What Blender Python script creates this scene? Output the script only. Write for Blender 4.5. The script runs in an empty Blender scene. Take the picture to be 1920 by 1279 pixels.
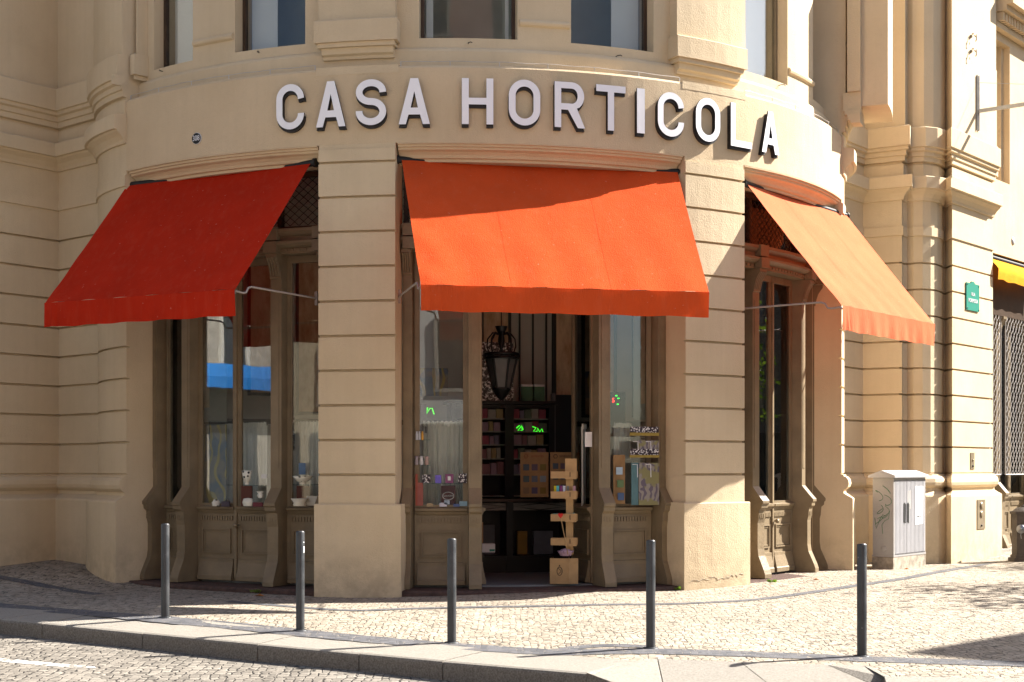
import bpy, math, random
import numpy as np
from mathutils import Vector, Matrix
random.seed(7)
SC = bpy.context.scene
COL = SC.collection
F = 2800.0; HX = 960.0; HY = 878.0; EYE = 1.66
XC, YC, R = -0.892, 25.549, 6.474
rad = math.radians

# ---------------------------------------------------------------- geometry helpers
def v3(x, y, z): return Vector((x, y, z))
def ray(x, D, y=None, z=None):
    "plan point seen at photo column x at depth D; z from photo row y or given"
    zz = (HY - y) * D / F if y is not None else (z or 0.0)
    return v3((x - HX) / F * D, D, zz)
def zat(y, D): return (HY - y) * D / F
def theta(x, r):
    t = (x - HX) / F
    a = t*t + 1; b = -2*(t*XC + YC); c = XC*XC + YC*YC - r*r
    d = max(0, b*b - 4*a*c); D = (-b - math.sqrt(d)) / 2 / a
    return math.atan2(t*D - XC, YC - D)
def cyl(th, r, z=0.0): return v3(XC + r*math.sin(th), YC - r*math.cos(th), z)
def tang(th): return v3(math.cos(th), math.sin(th), 0)
def outn(th): return v3(math.sin(th), -math.cos(th), 0)
UP = v3(0, 0, 1)
def arc(t0, t1, r, step=0.035):
    n = max(1, int(abs(t1 - t0) / step + .5))
    return [tuple(cyl(t0 + (t1 - t0)*i/n, r))[:2] for i in range(n + 1)]

class MB:
    def __init__(s): s.v = []; s.f = []; s.m = []; s.sm = []
    def add(s, vs, fs, m=0, sm=False):
        o = len(s.v); s.v += [Vector(p) for p in vs]
        for f in fs: s.f.append([i + o for i in f]); s.m.append(m); s.sm.append(sm)
    def box(s, o, a, b, c, m=0):
        o, a, b, c = Vector(o), Vector(a), Vector(b), Vector(c)
        vs = [o, o+a, o+a+b, o+b, o+c, o+a+c, o+a+b+c, o+b+c]
        fs = [(0,3,2,1), (4,5,6,7), (0,1,5,4), (1,2,6,5), (2,3,7,6), (3,0,4,7)]
        if a.cross(b).dot(c) < 0: fs = [tuple(reversed(f)) for f in fs]
        s.add(vs, fs, m)
    def cbox(s, th, r, z, w, d, h, m=0):
        "box on the bay: centred at angle th, front face at radius r, depth d inwards, z..z+h"
        t, n = tang(th), outn(th)
        s.box(cyl(th, r, z) - t*w/2, t*w, -n*d, UP*h, m)
    def fbox(s, fr, x0, x1, y0, y1, z0, z1, m=0):
        s.box(fr.p(x0, y0, z0), fr.x*(x1-x0), fr.y*(y1-y0), fr.z*(z1-z0), m)
    def prism(s, poly, o, ax, ay, ext, m=0, mside=None):
        "flat polygon in (ax, ay) extruded by vector ext; capped"
        n = len(poly); o, ax, ay, ext = Vector(o), Vector(ax), Vector(ay), Vector(ext)
        P = [o + ax*p[0] + ay*p[1] for p in poly]
        area = sum(poly[i][0]*poly[(i+1) % n][1] - poly[(i+1) % n][0]*poly[i][1] for i in range(n))
        flip = (ax.cross(ay).dot(ext) > 0) == (area > 0)
        f0 = list(range(n)); f1 = list(range(n, 2*n))
        if flip: f0.reverse()
        else: f1.reverse()
        s.add(P + [p + ext for p in P], [f0, f1], m)
        sd = [(i, (i+1) % n, n+(i+1) % n, n+i) for i in range(n)]
        if not flip: sd = [tuple(reversed(q)) for q in sd]
        s.add(P + [p + ext for p in P], sd, m if mside is None else mside)
    def tube(s, pts, r, n=8, m=0, closed=False):
        pts = [Vector(p) for p in pts]; N = len(pts); rings = []
        rr = r if isinstance(r, (list, tuple)) else [r]*N
        up = None
        for i in range(N):
            a = pts[(i-1) % N] if (i or closed) else pts[0]; b = pts[(i+1) % N] if (i < N-1 or closed) else pts[-1]
            d = (b - a); d = d.normalized() if d.length > 1e-9 else UP
            if up is None: up = v3(1, 0, 0) if abs(d.z) > .9 else UP
            u = up - d*up.dot(d); u.normalize(); w = d.cross(u); up = u
            rings.append([pts[i] + (u*math.cos(6.2832*k/n) + w*math.sin(6.2832*k/n))*rr[i] for k in range(n)])
        vs = [p for g in rings for p in g]; fs = []
        for i in range(N if closed else N-1):
            j = (i+1) % N
            for k in range(n): fs.append((i*n+k, i*n+(k+1) % n, j*n+(k+1) % n, j*n+k))
        s.add(vs, fs, m, True)
        if not closed: s.add(rings[0], [list(range(n))[::-1]], m); s.add(rings[-1], [list(range(n))], m)
    def lathe(s, prof, c, n=24, m=0, sm=True, axis=None, sx=1.0):
        "prof: (radius, height) from bottom to top, turned about axis through c"
        c = Vector(c); ax = (Vector(axis).normalized() if axis is not None else UP)
        u = v3(1, 0, 0) if abs(ax.x) < .9 else v3(0, 1, 0); u = (u - ax*u.dot(ax)).normalized(); w = ax.cross(u)
        vs = [c + ax*h + (u*math.cos(6.28318*k/n)*sx + w*math.sin(6.28318*k/n))*r for r, h in prof for k in range(n)]
        fs = [(i*n+k, i*n+(k+1) % n, (i+1)*n+(k+1) % n, (i+1)*n+k) for i in range(len(prof)-1) for k in range(n)]
        s.add(vs, fs, m, sm)
        L = len(prof)-1
        if prof[0][0] > 1e-4: s.add(vs[:n], [list(range(n))[::-1]], m)
        if prof[L][0] > 1e-4: s.add(vs[L*n:], [list(range(n))], m)
    def sweep(s, plan, prof, m=0, closed=True, sm=False, caps=True):
        "plan: (X, Y) points walked left to right as seen from the street; prof: (outward offset, z)"
        N = len(plan); P = [Vector((p[0], p[1])) for p in plan]; M = []
        for i in range(N):
            d0 = (P[i] - P[i-1]).normalized() if i else None
            d1 = (P[i+1] - P[i]).normalized() if i < N-1 else None
            d0 = d0 or d1; d1 = d1 or d0
            n0 = Vector((d0.y, -d0.x)); n1 = Vector((d1.y, -d1.x))
            q = (n0 + n1); q.normalize(); M.append(q / max(.25, q.dot(n0)))
        K = len(prof); vs = []
        for i in range(N):
            for o, z in prof: vs.append(v3(P[i].x + M[i].x*o, P[i].y + M[i].y*o, z))
        fs = []
        for i in range(N-1):
            for k in range(K if closed else K-1):
                j = (k+1) % K
                fs.append((i*K+k, (i+1)*K+k, (i+1)*K+j, i*K+j))
        s.add(vs, fs, m, sm)
        if closed and caps:
            s.add(vs[:K], [list(range(K))], m)
            s.add(vs[(N-1)*K:], [list(range(K))[::-1]], m)
    def grid(s, rows, m=0, sm=True):
        K = len(rows[0]); vs = [p for r in rows for p in r]
        s.add(vs, [(i*K+k, i*K+k+1, (i+1)*K+k+1, (i+1)*K+k) for i in range(len(rows)-1) for k in range(K-1)], m, sm)
    def build(s, name, mats, parent=None, loc=None, smooth_angle=None, label=None):
        mats = mats if isinstance(mats, (list, tuple)) else [mats]
        me = bpy.data.meshes.new(name)
        base = Vector((0, 0, 0))
        if parent is not None: base = world_loc(parent)
        if loc is not None: own = Vector(loc) + UP*EYE
        elif parent is None: own = None
        else: own = base
        if own is None:
            lo = [min(p[i] for p in s.v) for i in range(3)]; hi = [max(p[i] for p in s.v) for i in range(3)]
            own = v3((lo[0]+hi[0])/2, (lo[1]+hi[1])/2, lo[2] + EYE)
        me.from_pydata([tuple(p + UP*EYE - own) for p in s.v], [], s.f)
        for mt in mats: me.materials.append(mt)
        me.polygons.foreach_set('material_index', s.m)
        me.polygons.foreach_set('use_smooth', s.sm)
        me.update()
        ob = bpy.data.objects.new(name, me); COL.objects.link(ob)
        if parent is not None: ob.parent = parent
        ob.location = own - base
        if label: ob['label'] = label
        return ob
def world_loc(o):
    l = Vector(o.location)
    while o.parent is not None: o = o.parent; l += Vector(o.location)
    return l
class Fr:
    "local frame: x along, y outwards (towards the viewer), z up"
    def __init__(s, o, x, y, z=UP): s.o, s.x, s.y, s.z = Vector(o), Vector(x), Vector(y), Vector(z)
    def p(s, a, b, c): return s.o + s.x*a + s.y*b + s.z*c
def cfr(th, r, z=0): return Fr(cyl(th, r, z), tang(th), outn(th))
def tag(o, label=None, cat=None, group=None, kind=None):
    if label: o['label'] = label
    if cat: o['category'] = cat
    if group: o['group'] = group
    if kind: o['kind'] = kind
    return o
def thing(name, label, cat, loc, group=None):
    o = bpy.data.objects.new(name, None); COL.objects.link(o)
    o.empty_display_size = .2; o.location = Vector(loc) + UP*EYE
    return tag(o, label, cat, group)
def copy_tree(o, parent=None):
    c = o.copy(); COL.objects.link(c)
    if parent is not None: c.parent = parent
    for ch in list(o.children): copy_tree(ch, c)
    return c

# ---------------------------------------------------------------- materials
class NT:
    def __init__(s, name):
        s.mat = bpy.data.materials.new(name); s.mat.use_nodes = True
        s.t = s.mat.node_tree; s.t.nodes.clear()
        s.out = s.n('ShaderNodeOutputMaterial')
    def n(s, typ, **kw):
        nd = s.t.nodes.new(typ)
        for k, v in kw.items():
            if k.startswith('i_'):
                key = k[2:].replace('_', ' '); nd.inputs[key].default_value = v
            else: setattr(nd, k, v)
        return nd
    def l(s, a, b): s.t.links.new(a, b)
    def coord(s, scale=(1, 1, 1), rot=(0, 0, 0)):
        tc = s.n('ShaderNodeNewGeometry'); mp = s.n('ShaderNodeMapping')
        mp.inputs['Scale'].default_value = scale; mp.inputs['Rotation'].default_value = rot
        s.l(tc.outputs['Position'], mp.inputs['Vector']); return mp.outputs['Vector']
    def noise(s, vec, scale, detail=4, rough=.55, lo=.35, hi=.65):
        nz = s.n('ShaderNodeTexNoise'); nz.inputs['Scale'].default_value = scale
        nz.inputs['Detail'].default_value = detail; nz.inputs['Roughness'].default_value = rough
        s.l(vec, nz.inputs['Vector'])
        mr = s.n('ShaderNodeMapRange'); mr.inputs['From Min'].default_value = lo; mr.inputs['From Max'].default_value = hi
        s.l(nz.outputs['Fac'], mr.inputs['Value']); return mr.outputs['Result']
    def mix(s, fac, a, b, blend='MIX'):
        mx = s.n('ShaderNodeMix'); mx.data_type = 'RGBA'; mx.blend_type = blend
        for sock, val in ((mx.inputs[0], fac), (mx.inputs[6], a), (mx.inputs[7], b)):
            if isinstance(val, (int, float)): sock.default_value = val
            elif isinstance(val, tuple): sock.default_value = val if len(val) == 4 else (*val, 1)
            else: s.l(val, sock)
        return mx.outputs[2]
    def math(s, op, a, b=0.0):
        m = s.n('ShaderNodeMath'); m.operation = op
        for sock, val in ((m.inputs[0], a), (m.inputs[1], b)):
            if isinstance(val, (int, float)): sock.default_value = val
            else: s.l(val, sock)
        return m.outputs[0]
    def bump(s, h, dist=.01, strength=1.0, prev=None):
        b = s.n('ShaderNodeBump'); b.inputs['Distance'].default_value = dist; b.inputs['Strength'].default_value = strength
        s.l(h, b.inputs['Height'])
        if prev is not None: s.l(prev, b.inputs['Normal'])
        return b.outputs['Normal']
    def bsdf(s, color, rough=.8, metal=0, normal=None, spec=.3, **kw):
        p = s.n('ShaderNodeBsdfPrincipled')
        if isinstance(color, tuple): p.inputs['Base Color'].default_value = (*color, 1)
        else: s.l(color, p.inputs['Base Color'])
        if isinstance(rough, (int, float)): p.inputs['Roughness'].default_value = rough
        else: s.l(rough, p.inputs['Roughness'])
        p.inputs['Metallic'].default_value = metal; p.inputs['Specular IOR Level'].default_value = spec
        for k, v in kw.items(): p.inputs[k.replace('_', ' ')].default_value = v
        if normal is not None: s.l(normal, p.inputs['Normal'])
        s.l(p.outputs[0], s.out.inputs['Surface']); return p

def simple(name, col, rough=.6, metal=0, var=.15, scale=6, bump=0, spec=.3):
    m = NT(name); c = m.coord()
    f = m.noise(c, scale)
    dark = tuple(x*(1-var) for x in col)
    nrm = m.bump(m.noise(c, scale*8), bump) if bump else None
    m.bsdf(m.mix(f, dark, col), rough, metal, nrm, spec)
    return m.mat

def plaster(name, c1, c2, dirt=(.20, .15, .10), dirt_amt=.42, base_z=None):
    m = NT(name); c = m.coord(); st = m.coord((9, 9, .35))
    f = m.noise(c, .9, 5); g = m.noise(st, 1.0, 5, .6, .42, .75)
    col = m.mix(f, c1, c2)
    col = m.mix(m.math('MULTIPLY', g, .13), col, tuple(x*.72 for x in c1))
    f2 = m.noise(c, 14, 4, .6, .5, .8); col = m.mix(m.math('MULTIPLY', f2, .10), col, tuple(x*.7 for x in c1))
    if base_z is not None:
        sp = m.n('ShaderNodeSeparateXYZ'); m.l(c, sp.inputs[0])
        mr = m.n('ShaderNodeMapRange'); m.l(sp.outputs[2], mr.inputs['Value'])
        mr.inputs['From Min'].default_value = base_z + .75; mr.inputs['From Max'].default_value = base_z
        nn = m.noise(c, 5, 6, .65, .38, .62)
        col = m.mix(m.math('MULTIPLY', m.math('MULTIPLY', mr.outputs[0], nn), dirt_amt), col, dirt)
    b1 = m.bump(m.noise(c, 60, 3), .0025, .7); b2 = m.bump(m.noise(c, 3, 3), .005, .5, b1)
    m.bsdf(col, .88, 0, b2, .2)
    return m.mat

M = {}
M['plaster'] = plaster('ochre_plaster', (.56, .445, .295), (.62, .50, .34), base_z=.02)
M['plaster_frieze'] = plaster('smooth_ochre_plaster', (.55, .425, .275), (.61, .48, .32))
M['timber'] = simple('brown_painted_timber', (.215, .162, .098), .5, 0, .22, 3, .0015, .35)
M['timber_dark'] = simple('dark_brown_timber', (.06, .035, .02), .45, 0, .3, 4, .001, .35)
M['iron'] = simple('dark_iron', (.02, .02, .022), .45, .3, .3, 8)
M['grate'] = simple('rusty_grate', (.10, .06, .05), .8, 0, .4, 12, .004)
M['black'] = simple('black_paint', (.006, .006, .006), .4, 0, .2, 5)
M['white_metal'] = simple('white_letter_face', (.86, .86, .90), .4, 0, .03, 1.5, .0005, .35)
M['letter_side'] = simple('dark_letter_side', (.025, .022, .022), .5, 0, .3, 6)
M['galv'] = simple('galvanised', (.35, .36, .38), .4, .7, .2, 9)
M['wire'] = simple('thin_wire', (.55, .52, .5), .45, .5, .2, 9)
M['room'] = simple('greenish_wall', (.46, .47, .41), .7, 0, .12, 2)
M['floor_in'] = simple('shop_floor', (.18, .19, .20), .5, 0, .15, 5)
M['ceiling'] = simple('ceiling', (.6, .58, .52), .8, 0, .1, 2)
M['panel_line'] = simple('panel_line', (.03, .035, .03), .6, 0, .1, 2)
M['blind'] = simple('pale_blind', (.80, .82, .83), .7, 0, .05, 3)

def make_glass(name, tint=(.97, .985, .98), refl=1.0, rough=.0, f0=None):
    m = NT(name); tr = m.n('ShaderNodeBsdfTransparent'); tr.inputs[0].default_value = (*tint, 1)
    gl = m.n('ShaderNodeBsdfGlossy'); gl.inputs['Roughness'].default_value = rough; gl.inputs[0].default_value = (.95, .97, 1, 1)
    fr = m.n('ShaderNodeFresnel'); fr.inputs[0].default_value = 1.5
    c = m.coord(); nz = m.noise(c, 1.2, 2); bp = m.bump(nz, .0015, .15); m.l(bp, gl.inputs['Normal'])
    fac = m.math('MINIMUM', m.math('ADD', m.math('MULTIPLY', fr.outputs[0], refl), .03 if f0 is None else f0), 1.0)
    mx = m.n('ShaderNodeMixShader'); m.l(fac, mx.inputs[0]); m.l(tr.outputs[0], mx.inputs[1]); m.l(gl.outputs[0], mx.inputs[2])
    m.l(mx.outputs[0], m.out.inputs['Surface']); return m.mat
M['glass'] = make_glass('shop_glass', f0=.01)
M['glass_up'] = make_glass('upper_window_glass', (.86, .87, .86), .35, f0=.01)

def canvas(name, col, sheen=.5):
    m = NT(name); c = m.coord()
    f = m.noise(c, 1.6, 5); st = m.noise(m.coord((5, 5, 1.2)), 2, 4, .6, .5, .8)
    spots = m.noise(c, 22, 2, .5, .72, .76)
    cc = m.mix(f, tuple(x*.88 for x in col), col)
    cc = m.mix(m.math('MULTIPLY', st, .07), cc, (.55, .30, .18))
    cc = m.mix(m.math('MULTIPLY', spots, .25), cc, (.7, .5, .4))
    b = m.bump(m.noise(c, 1.6, 2), .015, .25); b = m.bump(m.noise(m.coord((16, 16, 2)), 5, 3), 0.005, .6, b)
    p = m.n('ShaderNodeBsdfPrincipled'); m.l(cc, p.inputs['Base Color']); p.inputs['Roughness'].default_value = .9
    p.inputs['Sheen Weight'].default_value = 0; p.inputs['Sheen Roughness'].default_value = .5
    p.inputs['Sheen Tint'].default_value = (1, .75, .6, 1); p.inputs['Specular IOR Level'].default_value = .06
    m.l(b, p.inputs['Normal'])
    t = m.n('ShaderNodeBsdfTranslucent'); m.l(m.mix(1.0, cc, (1, .55, .3), 'MULTIPLY'), t.inputs[0])
    mx = m.n('ShaderNodeMixShader'); mx.inputs[0].default_value = .22
    m.l(p.outputs[0], mx.inputs[1]); m.l(t.outputs[0], mx.inputs[2]); m.l(mx.outputs[0], m.out.inputs['Surface'])
    return m.mat
M['canvas'] = canvas('orange_red_canvas', (.72, .098, .024)); M['canvas_shade_red'] = canvas('shade_red_canvas', (.55, .030, .010))  # fabric colours carry painted shade on the left, sun on the centre
M['canvas_sunlit'] = canvas('sunlit_pale_canvas', (.68, .18, .085))  # paler copy: sunlight painted into the right awning's colour
M['canvas_yellow'] = canvas('yellow_canvas', (.80, .36, .02))

def paving(name, scale, c1, c2, joint, jw=.10, stretch=(1, 1, 1), rnd=.75, bumpd=.012, dirt=.25, rot=0.):
    m = NT(name); c = m.coord(stretch, (0, 0, rot))
    wob = m.n('ShaderNodeTexNoise'); wob.inputs['Scale'].default_value = scale*.6; m.l(c, wob.inputs['Vector'])
    add = m.n('ShaderNodeVectorMath'); add.operation = 'MULTIPLY_ADD'
    m.l(wob.outputs['Color'], add.inputs[0]); add.inputs[1].default_value = (.5/scale, .5/scale, 0); m.l(c, add.inputs[2])
    flat = m.n('ShaderNodeVectorMath'); flat.operation = 'MULTIPLY'; m.l(add.outputs[0], flat.inputs[0]); flat.inputs[1].default_value = (1, 1, 0)
    ve = m.n('ShaderNodeTexVoronoi'); ve.feature = 'DISTANCE_TO_EDGE'; ve.inputs['Scale'].default_value = scale; ve.inputs['Randomness'].default_value = rnd
    vc = m.n('ShaderNodeTexVoronoi'); vc.feature = 'F1'; vc.inputs['Scale'].default_value = scale; vc.inputs['Randomness'].default_value = rnd
    m.l(flat.outputs[0], ve.inputs['Vector']); m.l(flat.outputs[0], vc.inputs['Vector'])
    jn = m.n('ShaderNodeTexNoise'); jn.inputs['Scale'].default_value = scale*.45; jn.inputs['Detail'].default_value = 2; m.l(c, jn.inputs['Vector'])
    jwid = m.math('MULTIPLY', m.math('SUBTRACT', jn.outputs['Fac'], .30), jw*3.2)
    jwid = m.math('MAXIMUM', jwid, .012)
    mr = m.n('ShaderNodeMapRange'); m.l(ve.outputs['Distance'], mr.inputs['Value']); mr.inputs['From Min'].default_value = 0
    m.l(jwid, mr.inputs['From Max'])
    sp = m.n('ShaderNodeSeparateColor'); m.l(vc.outputs['Color'], sp.inputs[0])
    col = m.mix(sp.outputs[0], c1, c2)
    big = m.noise(c, .7, 5, .6); col = m.mix(m.math('MULTIPLY', big, dirt), col, tuple(x*.62 for x in c1))
    fac = m.math('POWER', mr.outputs[0], .7)
    hol = m.n('ShaderNodeTexNoise'); hol.inputs['Scale'].default_value = scale*.9; hol.inputs['Detail'].default_value = 1.5; m.l(c, hol.inputs['Vector'])
    hm = m.n('ShaderNodeMapRange'); m.l(hol.outputs['Fac'], hm.inputs['Value']); hm.inputs['From Min'].default_value = .47; hm.inputs['From Max'].default_value = .55
    jc = m.mix(hm.outputs[0], tuple(.55*a_ + .45*b_ for a_, b_ in zip(c1, joint)), joint)
    col = m.mix(fac, jc, col)
    hh = m.math('ADD', m.math('MULTIPLY', mr.outputs[0], .7), m.math('MULTIPLY', sp.outputs[1], .3))
    b = m.bump(hh, bumpd, .8); b = m.bump(m.noise(c, scale*5, 3), .003, .5, b)
    m.bsdf(col, .75, 0, b, .3); return m.mat
M['calcada'] = paving('limestone_mosaic_paving', 15, (.29, .245, .19), (.43, .37, .295), (.015, .012, .008), .155, (1, .75, 1), .6, .018, .35)
M['basalt'] = paving('basalt_mosaic_band', 15, (.07, .072, .08), (.13, .13, .14), (.35, .30, .24), .06, (1, .82, 1), .62, .012, .2)
M['setts'] = paving('granite_setts', 11.5, (.17, .152, .13), (.28, .252, .215), (.012, .01, .008), .19, (1, .85, 1), .5, .025, .35)
M['granite'] = simple('pale_granite', (.36, .33, .285), .75, 0, .22, 45, .003, .3)
M['granite_rough'] = simple('rough_granite', (.45, .41, .36), .85, 0, .45, 60, .008, .2)
M['joint'] = simple('dark_joint', (.06, .05, .04), .9)
_m = NT('anthracite_paint'); _c = _m.coord(); _f = _m.noise(_c, 30, 4, .7, .70, .72); _g = _m.noise(_c, 5, 4, .6, .4, .7)
_m.bsdf(_m.mix(_f, _m.mix(_g, (.030, .033, .037), (.050, .052, .056)), (.35, .35, .36)), _m.math('ADD', .33, _m.math('MULTIPLY', _g, .2)), .1, _m.bump(_m.noise(_c, 40, 3), .001, .5), .5); M['bollard'] = _m.mat
M['cab_metal'] = simple('pale_grey_cabinet_metal', (.36, .35, .345), .45, .1, .08, 4, .001)
M['cab_white'] = simple('whitish_ribbed_door', (.40, .40, .42), .42, .1, .08, 4, .001)
M['concrete'] = simple('stained_concrete', (.46, .40, .32), .85, 0, .45, 9, .006)
M['paper'] = simple('white_paper', (.72, .72, .74), .8, 0, .06, 8)
M['green_sign'] = simple('green_enamel', (.04, .24, .18), .35, 0, .06, 4)
M['ink'] = simple('black_ink', (.02, .02, .02), .6)
M['green_ink'] = simple('green_marker', (.06, .2, .10), .6)
M['hydrant'] = simple('grey_brown_cast_iron', (.10, .085, .075), .5, .4, .25, 10, .002)
M['brass'] = simple('dull_metal_plate', (.30, .24, .16), .45, .5, .2, 9)

# ---------------------------------------------------------------- ground height field (fitted to where the feet of things stand)
GP = [(310,1158,16.19),(563,1183,15.24),(847,1206,14.54),(1220,1216,14.04),(1616,1231,13.5),
      (0,1060,22.0),(113,1049,22.7),(172,1065,21.8),(219,1096,20.75),(400,1112,19.6),(598,1122,19.05),(745,1122,19.0),(1020,1112,19.1),(1290,1108,19.85),(1400,1096,20.5),
      (1606,1070,23.0),(1793,1056,25.4),(1881,1040,27.1),
      (0,1161,16.4),(267,1187,15.3),(673,1225,13.9),(1100,1262,12.6)]
def gp_world(x, y, D): return ((x-HX)/F*D, D, -(y-HY)*D/F)
G = [gp_world(*g) for g in GP] + [(3.5, 11.2, -1.70), (7, 12, -1.66), (12, 30, -1.45), (-12, 24, -1.3), (-10, 18.0, -1.58), (9, 22, -1.56), (-2, 11, -1.75), (12, 18, -1.58)]
A_ = np.array([(g[0], g[1]) for g in G]); Z_ = np.array([g[2] for g in G])
def tps(r2): return np.where(r2 > 1e-12, .5*r2*np.log(np.maximum(r2, 1e-12)), 0)
def fit_tps(A, Z, lam=.02):
    n = len(A); K = tps(((A[:, None]-A[None])**2).sum(-1)) + lam*np.eye(n); P = np.c_[np.ones(n), A]
    L = np.zeros((n+3, n+3)); L[:n, :n] = K; L[:n, n:] = P; L[n:, :n] = P.T
    return np.linalg.solve(L, np.r_[Z, 0, 0, 0])
W_ = fit_tps(A_, Z_, .05)
def gz(x, y):
    "height (relative to the eye) of the pavement at plan point"
    xx = min(max(x, -14), 14); yy = min(max(y, 10), 32)
    r2 = ((A_ - np.array([xx, yy]))**2).sum(1)
    return float(tps(r2) @ W_[:-3] + W_[-3] + W_[-2]*xx + W_[-1]*yy)
def onground(x, y):
    "pavement point seen at photo pixel (x, y)"
    lo, hi = 8.0, 40.0
    t = (x-HX)/F; s = (HY-y)/F
    for _ in range(50):
        mid = (lo+hi)/2
        if s*mid > gz(t*mid, mid): lo = mid
        else: hi = mid
    D = (lo+hi)/2; return v3(t*D, D, gz(t*D, D))

# kerb line (street side, top edge), from photo pixels
kerb_px = [(-700,1110),(-400,1132),(-150,1150),(0,1161),(79,1168),(267,1187),(483,1207.5),(673,1225),(830,1239.5),(1100,1262)]
KB = [onground(*p) for p in kerb_px]
kdir = (KB[-1] - KB[-3]); kdir.z = 0; kdir.normalize()
# road: plane through points below the kerb
def roadz(x, y):
    return -1.816 - .02*(16.4 - max(y, 6)) - .005*(x + 5.6)
def kerb_y(x):
    P = KB
    if x <= P[0].x: return P[0].y + (P[1].y-P[0].y)/(P[1].x-P[0].x)*(x-P[0].x)
    for a, b in zip(P, P[1:]):
        if x <= b.x: return a.y + (b.y-a.y)*(x-a.x)/(b.x-a.x)
    return P[-1].y + kdir.y/kdir.x*(x-P[-1].x)
# ---------------------------------------------------------------- ground, road, kerb
KW = .82
knv = v3(-kdir.y, kdir.x, 0)                      # towards the building
def kdirn(i):
    a = KB[max(0, i-1)]; b = KB[min(len(KB)-1, i+1)]; d = (b-a); d.z = 0; d.normalize(); return v3(-d.y, d.x, 0)
inner = [KB[i] + kdirn(i)*KW for i in range(len(KB))]
edge = [v3(-40, inner[0].y + 14, 0)] + [v3(p.x, p.y, 0) for p in inner[:-1]]
slab_top = [onground(*p) for p in [(1140,1246),(1232,1236),(1387,1242),(1549,1247),(1618,1248)]]
right_edge = [onground(*p) for p in [(1624,1269),(1920,1273)]]
right_edge[0].x = slab_top[-1].x + .01
rdir = (right_edge[1]-right_edge[0]).normalized()
edge += [v3(p.x, p.y, 0) for p in slab_top] + [v3(p.x, p.y, 0) for p in right_edge] + [v3(right_edge[1].x+rdir.x*30, right_edge[1].y+rdir.y*30, 0)]
def sheet(edge, far, name, mat, dz=0.0, ny=46, zf=gz, dens=.6):
    mb = MB(); cols = []
    for a, b in zip(edge, edge[1:]):
        n = max(1, int((b-a).length/dens))
        cols += [a.lerp(b, i/n) for i in range(n)]
    cols.append(edge[-1]); rows = []
    for c in cols:
        col = []
        for k in range(ny+1):
            t = (k/ny)**1.3; y = c.y + (far - c.y)*t
            col.append(v3(c.x, y, zf(c.x, y) + dz))
        rows.append(col)
    mb.grid(rows[::-1], sm=True); return mb.build(name, mat)
sidewalk = tag(sheet(edge, 36, 'sidewalk', M['calcada']), kind='structure')
mb = MB()
xs = [-70 + 2*i for i in range(71)]
rows = []
for yy in [-40 + 2*i for i in range(41)]:
    rows.append([v3(x, yy, roadz(x, yy)) for x in xs])
mb.grid(rows[::-1], sm=True)
tag(mb.build('road', M['setts']), kind='structure')
mb = MB()
ks = []
for i in range(len(KB)-1):
    a, b = KB[i], KB[i+1]; L = (b-a).length; n = 2 if L > 2.0 else 1
    for k in range(n): ks.append((a.lerp(b, k/n), a.lerp(b, (k+1)/n), kdirn(i).lerp(kdirn(i+1), k/n), kdirn(i).lerp(kdirn(i+1), (k+1)/n)))
for a, b, na, nb in ks:
    d = (b-a).normalized(); a = a + d*.006; b = b - d*.006; jit = random.uniform(-.004, .004)
    prof = [(0, -.3), (0, -.03), (.012, -.008), (.035, .004), (KW, .004), (KW, -.3)]
    rowsk = [[p + n*o + UP*(z + jit + (gz(p.x+n.x*o, p.y+n.y*o)-gz(p.x, p.y) if o > .1 else 0)) for o, z in prof] for p, n in ((a, na), (b, nb))]
    K = len(prof); vs = rowsk[0] + rowsk[1]
    mb.add(vs, [(k, (k+1) % K, K+(k+1) % K, K+k) for k in range(K)] + [list(range(K))[::-1], list(range(K, 2*K))], 0)
    mb.m[-8:] = [1, 1, 0, 0, 0, 0, 1, 1]
e = KB[-1]; tz = roadz(e.x+1, e.y-.5) + .02
# tapered end stone and ramp slabs of the crossing
def outer(px, dz=.02):
    p = e + kdir*px; return v3(p.x, p.y, roadz(p.x, p.y) + dz)
s = slab_top
o1, o2, o3, o4 = outer(.75), outer(2.0), outer(3.4), outer(4.6)
def poly(pts, m=0):
    mb.add(pts, [list(range(len(pts)))], m)
up = UP*.004
ei = inner[-1]; ei.z = gz(ei.x, ei.y)
poly([e+up, e+kdir*.02+v3(0,0,-.02), o1, s[1]+up, s[0]+up, ei+up])
poly([e+up, outer(0, -.05), o1], 1)
g = kdir*.01
poly([o1+g, o2, s[2]+up, s[1]+up+g]); poly([o2+g, o3, s[3]+up, s[2]+up+g])
# second tapered stone and level stones to the right
hi = s[3].lerp(o3, .95) + UP*.10
poly([o3+g, v3(o3.x, o3.y, o3.z) + kdir*.9 + UP*.16, s[3]+up+g], 1)
poly([s[3]+up+g, v3(o3.x, o3.y, o3.z) + kdir*.9 + UP*.16, v3(o4.x, o4.y, s[4].z) + kdir*1.0, right_edge[0]+up, s[4]+up])
re = right_edge[1] + rdir*30
nr = v3(rdir.y, -rdir.x, 0)
n = 26; seg = (re-right_edge[0]).length/n
for i in range(n):
    a = right_edge[0] + rdir*(seg*i + .006); b = right_edge[0] + rdir*(seg*(i+1) - .006)
    a.z = gz(a.x, a.y) + .004; b.z = gz(b.x, b.y) + .004
    P = [a, b, b + nr*.45, a + nr*.45]; Q = [q - UP*.3 for q in P]
    mb.add(P+Q, [(0,3,2,1), (0,1,5,4), (1,2,6,5), (2,3,7,6), (3,0,4,7)], 0)
tag(mb.build('kerb', [M['granite'], M['granite_rough']]), kind='structure')
# bedding under the slabs
mb = MB()
def jn(a, b): mb.tube([a+UP*.0, b+UP*.0], .006, 4)
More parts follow.
